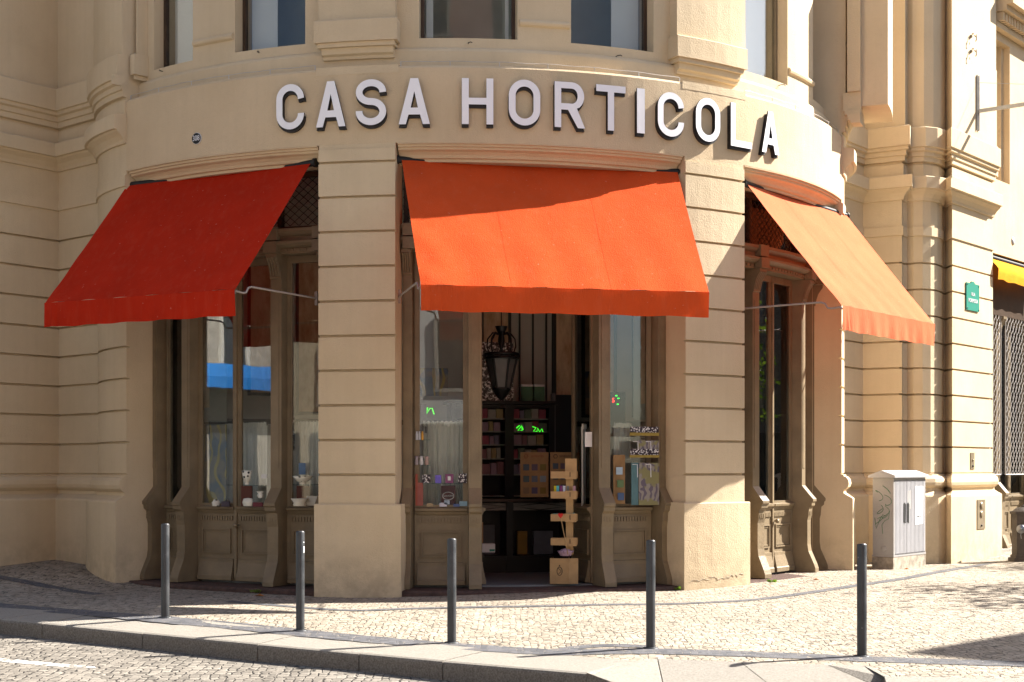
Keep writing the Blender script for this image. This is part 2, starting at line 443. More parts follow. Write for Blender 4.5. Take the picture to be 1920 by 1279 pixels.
# dark basalt bands in the pavement
def band(pts, w, name='paving_band'):
    P = [onground(*p) for p in pts]; dense = []
    for i in range(len(P)-1):
        p0 = P[max(0, i-1)]; p1 = P[i]; p2 = P[i+1]; p3 = P[min(len(P)-1, i+2)]
        for k in range(8):
            t = k/8; dense.append(.5*((2*p1) + (p2-p0)*t + (2*p0-5*p1+4*p2-p3)*t*t + (3*p1-p0-3*p2+p3)*t**3))
    dense.append(P[-1]); a = []; b = []
    for i, p in enumerate(dense):
        d = dense[min(i+1, len(dense)-1)] - dense[max(i-1, 0)]; nn = v3(-d.y, d.x, 0).normalized()
        ww = w*(1 + .06*math.sin(i*1.7))
        q1, q2 = p + nn*ww/2, p - nn*ww/2
        q1.z = gz(q1.x, q1.y)+.005; q2.z = gz(q2.x, q2.y)+.005; a.append(q1); b.append(q2)
    m2 = MB(); m2.grid([a, b]); tag(m2.build(name, M['basalt']), kind='structure')
band([(-160,1062),(0,1083),(60,1094),(110,1104),(160,1112),(185,1115)], .22)
band([(430,1128),(560,1139),(660,1145),(760,1142),(880,1139),(1010,1137),(1130,1134),(1250,1133),(1400,1126),(1500,1114),(1600,1099),(1700,1084),(1800,1066),(1860,1055)], .17)
band([(-260,1098),(0,1136),(130,1147),(230,1155),(320,1163),(430,1173),(563,1187),(700,1200),(850,1212),(1000,1222),(1060,1224),(1150,1222),(1240,1222),(1450,1229),(1616,1236),(1760,1241),(1960,1247)], .36)
band([(1020,1226),(1080,1215),(1140,1211),(1220,1213)], .20)
# white line on the road
def onroad(x, y):
    t = (x-HX)/F; s2 = (HY-y)/F; lo, hi = 5., 60.
    for _ in range(50):
        mid = (lo+hi)/2
        if s2*mid > roadz(t*mid, mid): lo = mid
        else: hi = mid
    D = (lo+hi)/2; return v3(t*D, D, roadz(t*D, D))
m2 = MB(); pa = [onroad(*p)+UP*.004 for p in ((-400,1203),(-200,1218),(0,1235),(90,1243),(178,1251))]; pb = [onroad(*p)+UP*.004 for p in ((-400,1207),(-200,1223),(0,1241),(90,1249),(180,1254))]
m2.grid([pa, pb]);
wm = NT('worn_white_road_paint'); c_ = wm.coord(); ff = wm.noise(c_, 9, 5, .6, .42, .55)
pr = wm.n('ShaderNodeBsdfPrincipled'); pr.inputs['Base Color'].default_value = (.72, .70, .66, 1); pr.inputs['Roughness'].default_value = .8
tt = wm.n('ShaderNodeBsdfTransparent'); mm = wm.n('ShaderNodeMixShader'); wm.l(ff, mm.inputs[0]); wm.l(tt.outputs[0], mm.inputs[1]); wm.l(pr.outputs[0], mm.inputs[2]); wm.l(mm.outputs[0], wm.out.inputs['Surface'])
tag(m2.build('road_marking', wm.mat), kind='structure')
# ---------------------------------------------------------------- the corner building
GR = [3.93 - .446*k for k in range(10)]
def grooved(zlo, zhi, off=0.0, depth=.05, hh=.017):
    "front outline from zlo up to zhi with horizontal joints"
    out = [(off, zlo)]
    for g in sorted(GR):
        if zlo + .02 < g < zhi - .02:
            out += [(off, g-hh), (off-depth, g-hh*.6), (off-depth, g+hh*.6), (off, g+hh)]
    out.append((off, zhi)); return out
B = thing('corner_building', 'large ochre corner building with rounded shopfront and rusticated masonry bands', 'building', (XC, YC, -1.6))
def bpart(mb, name, mat='plaster', label=None, parent=None): return mb.build(name, M[mat] if isinstance(mat, str) else mat, parent or B, label=label)

TL = theta(237, R)                       # left end of the rounded front
TA = rad(11.8)                           # axis of the bay
TR = 2*TA - TL
T = {}
T['p1'] = (theta(597, R+.02), theta(741, R+.02)); T['p2'] = (theta(1285.5, R+.02), theta(1396, R+.02))
# frieze
mb = MB()
fr_prof = [(0, 4.165), (0, 5.12), (-.02, 5.15), (-.22, 5.19), (-.5, 5.19), (-.5, 4.165)]
mb.sweep(arc(TL, TR, R), fr_prof, sm=False)
fz = bpart(mb, 'frieze', 'plaster_frieze')
# raised ledge blocks of the frieze over the piers
for k in ('p1', 'p2'):
    mb = MB(); a, b = T[k]; mb.sweep(arc(a-.006, b+.006, R+.004), [(0, 5.06), (0, 5.165), (-.28, 5.2), (-.28, 5.06)]); bpart(mb, 'ledge_block')
# piers
for k in ('p1', 'p2'):
    a, b = T[k]; mb = MB()
    front = grooved(-.46, 4.10, .02)
    prof = front + [(-.46, 4.16), (-.46, -.46)]
    prof = front + [(-.46, 4.10), (-.46, -.46)]
    mb.sweep(arc(a, b, R), prof)
    mb.sweep(arc(a, b, R), [(0, 4.10), (0, 4.164), (-.46, 4.164), (-.46, 4.10)])
    w = .012
    mb.sweep(arc(a-w*.6, b+w, R), [(.055, -2.3), (.055, -.475), (.045, -.46), (-.46, -.46), (-.46, -2.3)])
    bpart(mb, 'pier')
# lintel mouldings over the three openings, each ending in a quarter round
OPEN = [(TL, T['p1'][0]), (T['p1'][1], T['p2'][0]), (T['p2'][1], TR)]
for a, b in OPEN:
    mb = MB(); e0 = .012
    mb.sweep(arc(a, b, R), [(-.281, 3.95), (-.281, 4.164), (-.46, 4.164), (-.46, 3.95)])
    mb.sweep(arc(a+.004, b-.004, R), [(-.28, 3.952), (-.20, 3.952), (-.195, 3.985), (-.16, 3.995), (-.145, 4.03), (-.11, 4.065), (-.06, 4.085), (-.055, 4.095), (-.055, 4.115), (-.03, 4.118), (-.028, 4.148), (-.002, 4.150), (-.002, 4.164), (-.28, 4.164)])
    bpart(mb, 'lintel_moulding', 'plaster_frieze')
# side walls: left wing, right wing
P3 = Vector((-5.422, 21.0)); C2 = Vector((XC, YC))
P3 = Vector(cyl(TL, R)[:2])
def bez(a, b, c, d, n=7):
    return [a*(1-t)**3 + b*3*t*(1-t)**2 + c*3*t*t*(1-t) + d*t**3 for t in [i/n for i in range(n+1)]]
def rp(x, D): return Vector(((x-HX)/F*D, D))
Lt = Vector((math.cos(TL), math.sin(TL)))
n0 = rp(110, 22.93); n1 = rp(184, 22.22); n2 = rp(0, 22.08)
lw = (n2 - n0).normalized()
curve = bez(n1, n1 + Vector((.10, -.55)), P3 - Lt*.38, P3)
outer0 = n2 + lw*1.5
left_plan = [outer0 + Vector((-5, 4.2)), outer0 + Vector((-.4, .2)), outer0, n0] + curve
def wing_prof():
    p = [(.17, -2.6), (.17, -.48), (.155, -.455), (.10, -.43), (.03, -.385), (.03, -.335), (.06, -.325), (.095, -.29), (.11, -.24), (.10, -.18), (.065, -.135), (.03, -.125), (.03, -.10), (0, -.097)]
    p += [(0, -.095), (-.02, -.09), (-.02, -.08), (0, -.073)]
    q = grooved(-.06, 3.94, 0.0)
    p += q[1:-1]
    p += [(0, 3.945), (.025, 3.95), (.025, 4.10), (0, 4.105), (0, 4.54), (.03, 4.545), (.04, 4.59), (.08, 4.65), (.14, 4.70), (.15, 4.725), (.19, 4.73), (.19, 4.92), (.17, 4.935), (.03, 4.96), (.03, 5.15), (0, 5.16),
          (0, 5.19), (.055, 5.20), (.055, 5.28), (.08, 5.29), (.08, 5.36), (.12, 5.38), (.12, 5.43), (.15, 5.44), (.15, 5.76), (.13, 5.775), (.06, 5.785), (.06, 16), (-.45, 16), (-.45, -2.6)]
    return p
mb = MB(); mb.sweep([tuple(p) for p in left_plan], wing_prof()); bpart(mb, 'side_wall')
# right wing: mirror of the corner curve, then the pilaster, the engaged column and the facade
ax = Vector((math.sin(TA), -math.cos(TA)))
def mirror(p):
    q = p - C2; k = q.dot(ax); perp = q - ax*k; return C2 + ax*k - perp
rc = [mirror(p) for p in curve][::-1]
right_plan = rc + [rp(1590, 25.15), rp(1618, 25.62), rp(1691, 25.28), rp(1693, 25.45), rp(1701, 25.50), rp(1713, 25.40), rp(1730, 25.36), rp(1745, 25.42), rp(1757, 25.55), rp(1766, 25.78), rp(1769, 26.0), rp(1771.5, 26.02), rp(1785.5, 25.62), rp(1861.5, 27.08)]
fd = (rp(1861.5, 27.08) - rp(1785.5, 25.62)).normalized(); fn = Vector((fd.y, -fd.x))
mb = MB(); mb.sweep([tuple(p) for p in right_plan], wing_prof()); bpart(mb, 'side_wall')
# facade beyond the rusticated pier (s metres along it, front face 0.1 back)
FP = Vector(rp(1861.5, 27.08)); FF = Fr(v3(FP.x, FP.y, 0) - v3(fn.x, fn.y, 0)*.10, v3(fd.x, fd.y, 0), v3(fn.x, fn.y, 0))
mb = MB()
mb.fbox(FF, .002, 9, -.45, 0, 3.95, 5.32)
mb.fbox(FF, .002, .38, -.45, 0, 5.32, 7.9); mb.fbox(FF, 1.12, 2.3, -.45, 0, 5.32, 7.9); mb.fbox(FF, 3.1, 9, -.45, 0, 5.32, 7.9)
mb.fbox(FF, .002, 9, -.45, 0, 7.9, 16)
mb.fbox(FF, 5.2, 9, -.45, 0, -2.4, 3.95)
mb.fbox(FF, .16, .40, -.30, .05, 5.35, 5.9); mb.fbox(FF, .16, .385, -.3, .03, 5.9, 7.3)
mb.fbox(FF, .38, .50, -.30, -.12, 5.32, 7.9); mb.fbox(FF, 1.0, 1.12, -.30, -.12, 5.32, 7.9)
# cornice under the balcony with dentils
mb.fbox(FF, .15, 9, .002, .12, 8.05, 8.15); mb.fbox(FF, .15, 9, .002, .30, 8.32, 8.42); mb.fbox(FF, .15, 9, .002, .42, 8.42, 8.62)
for i in range(60): mb.fbox(FF, .2+i*.14, .28+i*.14, .002, .22, 8.16, 8.31)
bpart(mb, 'facade_wall', 'plaster_frieze')
mb = MB()
for i in range(26):
    c = FF.p(.3+i*.26, .3, 8.63)
    mb.lathe([(.07, 0), (.05, .04), (.085, .16), (.07, .26), (.035, .40), (.06, .52), (.04, .6)], c, 10)
mb.fbox(FF, .15, 9, .16, .44, 9.235, 9.38); bpart(mb, 'balcony_balustrade', 'plaster_frieze')
# window in the right facade
for s0, s1 in ((.5, 1.0), (2.3, 3.1)):
    mb = MB(); mb.fbox(FF, s0+.001, s0+.05, -.36, -.28, 5.322, 7.898); mb.fbox(FF, s1-.05, s1-.001, -.36, -.28, 5.322, 7.898); mb.fbox(FF, s0+.05, s1-.05, -.36, -.28, 7.84, 7.898); mb.fbox(FF, s0+.05, s1-.05, -.36, -.28, 5.322, 5.38)
    w = bpart(mb, 'window_frame', 'timber'); mb = MB(); mb.fbox(FF, s0+.05, s1-.05, -.33, -.32, 5.38, 7.84); bpart(mb, 'pane', 'glass_up', parent=w)
    mb = MB(); mb.fbox(FF, s0, s1, -.44, -.43, 5.33, 7.88); bpart(mb, 'blind', 'blind', parent=w)

# upper storey of the rounded bay
RU = R - .26
ZS = 5.57; ZT = 7.9
mb = MB()
mb.sweep(arc(TL, TR, R), [(-.20, 5.17), (-.20, 5.385), (-.215, 5.42), (-.26, 5.445), (-.26, ZS), (-.7, ZS), (-.7, 5.17)])
UPW = [(288, 362), (440, 573), (785, 971), (1070, 1226), (1397, 1477), (1524, 1566)]
segs = []; last = TL
for a, b in UPW:
    ta, tb = theta(a, RU), theta(b, RU)
    segs.append((last, ta)); last = tb
segs.append((last, TR))
for a, b in segs:
    mb.sweep(arc(a, b, R), [(-.26, ZS), (-.26, ZT), (-.7, ZT), (-.7, ZS)])
mb.sweep(arc(TL, TR, R), [(-.26, ZT), (-.26, 16), (-.7, 16), (-.7, ZT)])
bpart(mb, 'upper_wall')
# small roll mouldings on the window piers
for i in (1, 3, 5):
    mb = MB(); a, b = segs[i] if i < len(segs) else segs[-1]
    mb.sweep(arc(a+.004, b-.004, R), [(-.262, 5.74), (-.225, 5.76), (-.215, 5.79), (-.225, 5.82), (-.262, 5.84)], closed=True); bpart(mb, 'roll_moulding')
# upper pilasters with pedestal and corbels
def pilaster(a, b):
    mb = MB(); e1 = .004
    mb.sweep(arc(a+e1, b-e1, R), [(-.03, 5.50), (-.03, 5.775), (-.04, 5.785), (-.30, 5.79), (-.30, 5.50)])
    mb.sweep(arc(a+.010, b-.010, R), [(-.10, 5.79), (-.10, 16), (-.30, 16), (-.30, 5.79)])
    mb.sweep(arc(a+.010, b-.010, R), [(-.06, 5.44), (-.06, 5.498), (-.30, 5.498), (-.30, 5.44)])
    mb.sweep(arc(a+.016, b-.014, R), [(-.16, 5.30), (-.15, 5.34), (-.11, 5.36), (-.10, 5.438), (-.30, 5.438), (-.30, 5.30)])
    bpart(mb, 'upper_pilaster')
pilaster(theta(585, R-.03), theta(748, R-.03)); pilaster(theta(1268, R-.03), theta(1404, R-.03))
pilaster(TL+.004, theta(262, R-.1)); pilaster(theta(1568, R-.1), TR-.004)
# upper windows
for i, (a, b) in enumerate(UPW):
    ta, tb = theta(a, RU), theta(b, RU); fw = .009
    mb = MB(); r0 = -.42
    mb.sweep(arc(ta+.0005, ta+fw, R), [(r0, ZS+.001), (r0, ZT-.001), (r0-.06, ZT-.001), (r0-.06, ZS+.001)])
    mb.sweep(arc(tb-fw, tb-.0005, R), [(r0, ZS+.001), (r0, ZT-.001), (r0-.06, ZT-.001), (r0-.06, ZS+.001)])
    mb.sweep(arc(ta+fw, tb-fw, R), [(r0, ZS+.001), (r0, ZS+.045), (r0-.06, ZS+.045), (r0-.06, ZS+.001)])
    w = bpart(mb, 'window_frame', 'timber_dark' if i < 4 else 'timber')
    mb = MB(); g0, g1 = cyl(ta+fw, R+r0-.03), cyl(tb-fw, R+r0-.03); d = (g1-g0)
    mb.box(v3(g0.x, g0.y, ZS+.045), d, v3(-d.y, d.x, 0).normalized()*.008, UP*(ZT-ZS-.05)); bpart(mb, 'pane', 'glass_up', parent=w)
    mb = MB(); q = v3(-d.y, d.x, 0).normalized()*.14
    if i in (0, 1, 3, 4):
        x0, x1 = {0: (0, 1), 1: (0, .42), 3: (.62, 1), 4: (0, 1)}[i]
        mb.box(v3(g0.x, g0.y, ZS+.03) + q + d*x0, d*(x1-x0), q*.05, UP*2.2); bpart(mb, 'blind', 'blind', parent=w)
    if i == 2:
        for x0, x1 in ((.02, .10), (.93, .97)):
            mb.box(v3(g0.x, g0.y, ZS+.03) + q*.6 + d*x0, d*(x1-x0), q*.05, UP*2.2)
        bpart(mb, 'curtain', 'blind', parent=w)
# dark rooms behind upper windows, roof, rear
mb = MB()
cpts = arc(TL, TR, R-1.6)
for a_, b_ in ((TL-.7, TL-.01), (TR+.01, TR+.7)):
    mb.sweep(arc(a_, b_, R-.72), [(0, -1.7), (0, 4.3), (-.08, 4.3), (-.08, -1.7)]); bpart(mb, 'interior_wall', 'room'); mb = MB()
mb.sweep(cpts, [(0, 5.2), (0, 8.2), (-.1, 8.2), (-.1, 5.2)]); bpart(mb, 'interior_wall', 'room')
mb = MB()
outline = [tuple(p) for p in left_plan] + arc(TL, TR, R-.3)[1:-1] + [tuple(p) for p in right_plan] + [(FP.x+fd.x*9, FP.y+fd.y*9), (FP.x+fd.x*9-8, FP.y+fd.y*9+12), (-20, 44), (-17, 27)]
mb.prism(outline, v3(0, 0, 16.002), v3(1, 0, 0), v3(0, 1, 0), UP*.3)
bpart(mb, 'roof', 'plaster_frieze')
mb = MB()
rear = [(FP.x+fd.x*9, FP.y+fd.y*9), (FP.x+fd.x*9-8, FP.y+fd.y*9+12), (-20, 44), (-17, 27), tuple(left_plan[0])]
for a, b in zip(rear, rear[1:]):
    d = v3(b[0]-a[0], b[1]-a[1], 0); nn = v3(d.y, -d.x, 0).normalized()
    mb.box(v3(a[0], a[1], -2.4), d, nn*.3, UP*18.4)
bpart(mb, 'rear_wall')
# ---------------------------------------------------------------- timber shopfronts
RF = R - .42
OP = {'left': (-29.4, 14.9, 7.5), 'centre': (12.2, 17.4, 8.35), 'right': (53.9, 14.9, 7.5)}
POSTP = [(-.26, -1.565), (.21, -1.565), (.21, -1.51), (.19, -1.45), (.10, -1.25), (.085, -1.15), (.085, -.78), (.10, -.72), (.11, -.60), (.15, -.565), (.155, -.52), (.175, -.50), (.175, -.465), (.10, -.38), (.02, -.285), (0, -.26),
         (0, 2.52), (.02, 2.53), (.02, 2.56), (.035, 2.62), (.06, 2.70), (.10, 2.76), (.13, 2.80), (.13, 2.848), (-.26, 2.848)]
def post(th, w, name='post'):
    t, n = tang(th), outn(th); mb = MB()
    mb.prism(POSTP, cyl(th, RF) - t*w/2, n, UP, t*w)
    for k in range(3): mb.box(cyl(th, RF, -.71) + t*(-w*.32 + k*w*.25) + n*.102, t*.02, n*.01, UP*.06)
    for k in range(4): mb.tube([cyl(th, RF, z) + t*(-w*.36 + k*w*.24) + n*(o+.004) for z, o in ((2.56, .022), (2.62, .037), (2.70, .062), (2.76, .102), (2.80, .13))], .012, 6)
    mb.box(cyl(th, RF, 0) - t*w*.28 + n*.001, t*w*.56, n*.008, UP*2.4)
    bpart(mb, name, 'timber')
def unit(fr, w, name, knob=None, parent=None, solid=.05):
    "one glazed leaf or shop window: fr origin at its left foot on the glass plane (z relative to eye), x along, y outwards"
    mb = MB(); s = solid
    mb.fbox(fr, 0, s, -.03, .03, -1.54, 2.845); mb.fbox(fr, w-s, w, -.03, .03, -1.54, 2.845)
    mb.fbox(fr, s, w-s, -.03, .03, 2.75, 2.845); mb.fbox(fr, s, w-s, -.03, .025, -1.54, -.50)
    mb.fbox(fr, s*.7, w-s*.7, .031, .038, -.50, 2.75) if False else None
    for (a, b) in ((s, s+.018), (w-s-.018, w-s)): mb.fbox(fr, a, b, -.02, .02, -.50, 2.75)
    mb.fbox(fr, s+.018, w-s-.018, -.02, .02, -.50, -.482)
    # moulded sill
    P = [(.03, -.62), (.045, -.60), (.055, -.575), (.08, -.56), (.085, -.53), (.03, -.515)]
    mb.prism(P, fr.p(.01, 0, 0), fr.y, fr.z, fr.x*(w-.02))
    n = max(3, int((w-2*s)/.042))
    for k in range(n): mb.fbox(fr, s + (w-2*s)*(k+.12)/n, s + (w-2*s)*(k+.8)/n, .026, .044, -.715, -.655)
    mb.fbox(fr, s*.6, w-s*.6, .026, .034, -.655, -.63)
    # raised panel frame
    a0, a1, z0, z1 = s+.04, w-s-.04, -1.17, -.83
    for q in (0, .03):
        y1 = .05 - q*.5; t = .018
        mb.fbox(fr, a0+q, a1-q, .026, y1, z0+q, z0+q+t); mb.fbox(fr, a0+q, a1-q, .026, y1, z1-q-t, z1-q)
        mb.fbox(fr, a0+q, a0+q+t, .026, y1-.001, z0+q+t, z1-q-t); mb.fbox(fr, a1-q-t, a1-q, .026, y1-.001, z0+q+t, z1-q-t)
    K = [(.026, -1.24), (.05, -1.245), (.05, -1.29), (.085, -1.46), (.095, -1.475), (.095, -1.535), (.026, -1.535)]
    mb.prism(K, fr.p(s*.8, 0, 0), fr.y, fr.z, fr.x*(w-1.6*s))
    ob = mb.build(name, M['timber'], parent or B)
    g = MB(); g.fbox(fr, s+.018, w-s-.018, -.004, .004, -.482, 2.75); g.build('pane', M['glass'], ob)
    if knob is not None:
        k = MB(); k.lathe([(.012, 0), (.012, .05), (.028, .055), (.034, .075), (.026, .095), (0, .10)], fr.p(knob, .026, -.78), 12, axis=fr.y); k.lathe([(.03, 0), (.03, .008)], fr.p(knob, .026, -.78), 12, axis=fr.y)
        k.build('door_knob', M['brass'], ob)
    return ob
def chord(t0, t1, r=R-.60):
    a, b = cyl(t0, r), cyl(t1, r); d = b-a; w = d.length; d.normalize(); return Fr(a, d, v3(d.y, -d.x, 0)), w
for key, (c, he, hp) in OP.items():
    c, he, hp = rad(c), rad(he), rad(hp); pw = .165; hw = pw/2/RF
    for sgn in (-1, 1): post(c + sgn*hp, pw)
    for sgn in (-1, 1): post(c + sgn*(he-.012), .12)
    e0, e1 = c-he+.021, c+he-.021
    f, w = chord(e0+.003, c-hp-hw); unit(f, w, 'shop_window')
    f, w = chord(c+hp+hw, e1-.003); unit(f, w, 'shop_window')
    f, w = chord(c-hp+hw, c+hp-hw)
    if key != 'centre':
        unit(f, w/2-.006, 'door', knob=None); unit(Fr(f.p(w/2+.006, 0, 0), f.x, f.y), w/2-.006, 'door', knob=.03)
        mb = MB(); mb.fbox(f, w/2-.025, w/2+.02, .032, .055, -1.5, 2.75); bpart(mb, 'door_astragal', 'timber')
    # entablature, fanlight with lattice, step
    mb = MB(); A0, A1 = c-he+.001, c+he-.001
    mb.sweep(arc(A0, A1, RF), [(-.26, 2.85), (.035, 2.85), (.04, 2.92), (.10, 2.94), (.14, 2.97), (.145, 3.0), (.06, 3.01), (.06, 3.07), (.09, 3.09), (.13, 3.13), (.13, 3.17), (-.26, 3.17)])
    for k in range(34):
        th = A0 + (A1-A0)*(k+.5)/34; mb.cbox(th, RF+.062, 2.875, .05, .02, .03)
    for th, ww in ((c-hp, .2), (c+hp, .2), (c-he+.018, .15), (c+he-.018, .15)): mb.cbox(th, RF+.165, 2.852, ww, .12, .15); mb.cbox(th, RF+.155, 3.02, ww, .12, .16)
    bpart(mb, 'entablature', 'timber')
    mb = MB()
    mb.sweep(arc(A0, A1, RF), [(-.16, 3.172), (-.10, 3.172), (-.10, 3.23), (-.16, 3.23)]); mb.sweep(arc(A0, A1, RF), [(-.16, 3.88), (-.10, 3.88), (-.10, 3.948), (-.16, 3.948)])
    for th in (A0+.006, c-hp, c+hp, A1-.006): mb.cbox(th, RF-.09, 3.232, .06, .08, .646)
    fl = bpart(mb, 'fanlight_frame', 'timber_dark')
    mb = MB(); mb.sweep(arc(A0, A1, RF-.14), [(0, 3.23), (0, 3.88), (-.006, 3.88), (-.006, 3.23)]); mb.build('pane', M['glass'], fl)
    mb = MB(); r0 = RF-.085; st = .022; nn = int((A1-A0)/st)
    for k in range(-8, nn+8):
        for sg in (-1, 1):
            pts = []
            for q in range(13):
                th = A0 + k*st + sg*q*st*.5; z = 3.235 + q*.0535
                if A0 <= th <= A1: pts.append(cyl(th, r0, z))
            if len(pts) > 1: mb.tube(pts, .0045, 4)
    mb.build('lattice', M['iron'], fl)
    mb = MB(); mb.sweep(arc(c-he-.0, c+he+.0, R), [(-.03, -2.3), (-.03, -1.60), (-.05, -1.575), (-.75, -1.572), (-.75, -2.3)]); bpart(mb, 'doorstep', 'grate')
# central doorway: both leaves folded inwards
c = rad(12.2); f, w = chord(c-rad(8.35)+.0137, c+rad(8.35)-.0137)
h = f.p(w, -.03, 0); tgt = ray(1083.5, 20.62); d = (v3(tgt.x, tgt.y, 0) - h).normalized()
unit(Fr(h + d*.78, -d, v3(-d.y, d.x, 0)*-1 if v3(-d.y, d.x, 0).dot(v3(-1, 0, 0)) < 0 else v3(-d.y, d.x, 0)), .78, 'door', knob=.04)
h = f.p(0, -.03, 0); d = (f.x*-.06 - f.y).normalized()
unit(Fr(h, d, v3(d.y, -d.x, 0) if v3(d.y, -d.x, 0).x > 0 else v3(-d.y, d.x, 0)), .78, 'door', knob=.74)
for o in B.children:
    pass
# room behind: floor, ceiling, back walls with panelling
mb = MB(); fc = [(cyl(rad(a), R-.64).x, cyl(rad(a), R-.64).y) for a in range(-75, 100, 5)]
bw = 1.2
axv = outn(TA); tv = tang(TA); bk = v3(XC, YC, 0) + axv*bw
mb.prism([(p[0], p[1]) for p in fc], v3(0, 0, -1.70), v3(1, 0, 0), v3(0, 1, 0), UP*.15); bpart(mb, 'shop_floor', 'floor_in')
mb = MB(); mb.prism([(p[0], p[1]) for p in fc], v3(0, 0, 4.18), v3(1, 0, 0), v3(0, 1, 0), UP*.1); bpart(mb, 'shop_ceiling', 'ceiling')
BF = Fr(bk, tv, axv)            # x along the back wall, y towards the street
mb = MB(); mb.fbox(BF, -6.2, 6.2, -.2, 0, -1.7, 4.2)
mb.fbox(Fr(cyl(TL-.1, R-.7), (BF.p(-5, 0, 0)-cyl(TL-.1, R-.7)).normalized(), v3(1, -1, 0).normalized()), .25, 5, -.1, 0, -1.7, 4.2)
q = cyl(TR+.1, R-.7); mb.fbox(Fr(q, (BF.p(5, 0, 0)-q).normalized(), v3(-.5, -1, 0).normalized()), .25, 5, -.1, 0, -1.7, 4.2)
bpart(mb, 'interior_wall', 'room')
marble = NT('ochre_marble_panel'); cc = marble.coord((1, 1, .35), (.3, .5, .4)); nn_ = marble.noise(cc, 2.4, 8, .7, .4, .62)
marble.bsdf(marble.mix(nn_, (.34, .20, .09), (.68, .54, .34)), .35, 0, None, .4)
ml = MB()
def wallpos(x): # s along back wall for photo column x
    t = (x-HX)/F; o = BF.o; # o + tv*s on ray: X = t*D
    return (t*o.y - o.x)/(tv.x - t*tv.y)
for x0, x1, z0, z1 in ((906, 952, .9, 3.6), (1042, 1085, .95, 3.6), (1108, 1150, .95, 3.6), (1190, 1250, .9, 3.6), (1330, 1400, .9, 3.6), (470, 520, 1.2, 3.6), (640, 740, .9, 3.6), (560, 600, .9, 3.6)):
    mb = MB(); mb.fbox(BF, wallpos(x0), wallpos(x1), .002, .03, z0, z1); bpart(mb, 'wall_panel', marble.mat)
    a, b = wallpos(x0), wallpos(x1)
    for q in ((a-.05, a, z0-.05, z1), (b, b+.05, z0-.05, z1), (a, b, z0-.05, z0)): ml.fbox(BF, q[0], q[1], .002, .045, q[2], q[3])
for x in (974, 999, 1024, 1036, 545, 560, 585): ml.fbox(BF, wallpos(x)-.015, wallpos(x)+.015, .002, .02, 1.0, 3.7)
ml.fbox(BF, -6, 6, .002, .06, .70, .78)
bpart(ml, 'panel_trim', 'panel_line')
# panelled screens near the side windows (pale frame, marble field)
def screen(x0, x1, y0, y1, D, name='window_screen'):
    a, b = ray(x0, D), ray(x1, D); w_ = (b-a).length; fr = Fr(a, (b-a).normalized(), v3(0, -1, 0)); z0, z1 = zat(y1, D), zat(y0, D)
    m1 = MB(); m1.fbox(fr, 0, w_, -.04, 0, z0, z1); ob = m1.build(name, M['pale_green'], B)
    m1 = MB(); m1.fbox(fr, w_*.22, w_*.74, .001, .015, z0+.22, z1-.1); m1.build('wall_panel', marble.mat, ob)
M['pale_green'] = simple('pale_grey_green_paint', (.33, .38, .33), .6, 0, .1, 3)
screen(300, 425, 470, 792, 22.3); screen(1188, 1250, 470, 787, 20.6)

# ---------------------------------------------------------------- letters of the shop sign
def offset_path(pts, s):
    L = []; Rr = []
    for i, p in enumerate(pts):
        a = pts[max(0, i-1)]; b = pts[min(len(pts)-1, i+1)]; d = Vector((b[0]-a[0], b[1]-a[1])).normalized(); n = Vector((-d.y, d.x))*s/2
        L.append((p[0]+n.x, p[1]+n.y)); Rr.append((p[0]-n.x, p[1]-n.y))
    return L + Rr[::-1]
def ell(cx, cy, rx, ry, a0, a1, n=14): return [(cx+rx*math.cos(rad(a0+(a1-a0)*i/n)), cy+ry*math.sin(rad(a0+(a1-a0)*i/n))) for i in range(n+1)]
def glyph(ch, w, s=.15):
    if ch == 'I': return [[(0, 0), (w, 0), (w, 1), (0, 1)]]
    if ch == 'H': return [[(0, 0), (s, 0), (s, .43), (w-s, .43), (w-s, 0), (w, 0), (w, 1), (w-s, 1), (w-s, .575), (s, .575), (s, 1), (0, 1)]]
    if ch == 'L': return [[(0, 0), (w, 0), (w, s), (s, s), (s, 1), (0, 1)]]
    if ch == 'T': return [[(w/2-s/2, 0), (w/2+s/2, 0), (w/2+s/2, 1-s), (w, 1-s), (w, 1), (0, 1), (0, 1-s), (w/2-s/2, 1-s)]]
    if ch == 'A': return [[(0, 0), (.155, 0), (.215, .21), (w-.215, .21), (w-.155, 0), (w, 0), (w/2+.085, 1), (w/2-.085, 1)], [(.262, .36), (w-.262, .36), (w/2, .72)]]
    if ch == 'R':
        bx = w-.30
        out = [(0, 0), (s, 0), (s, .39), (w*.44, .39), (w-s*1.1, 0), (w, 0), (w*.73, .43)] + ell(bx, .695, .28, .305, -52, 90, 10) + [(0, 1)]
        return [out, [(s, .53)] + ell(bx, .695, .28-s, .165, -90, 90, 10) + [(s, .86)]]
    rx = (w-s)/2; cx = w/2
    if ch == 'O':
        def st(q): return ell(cx, 1-.5*w, cx-q, .5*w-q, 0, 180, 16) + ell(cx, .5*w, cx-q, .5*w-q, 180, 360, 16)
        return [st(0), st(s)]
    if ch == 'C':
        ry = .26; p = [(w-s/2, .68)] + ell(cx, 1-s/2-ry, rx, ry, 0, 180, 16) + ell(cx, s/2+ry, rx, ry, 180, 360, 16) + [(w-s/2, .345)]
        return [offset_path(p, s)]
    if ch == 'S':
        p = ell(cx, 1-s/2-.205, rx, .205, -2, 270, 22) + ell(cx, s/2+.22, rx, .22, 88, -185, 22)
        return [offset_path(p, s)]
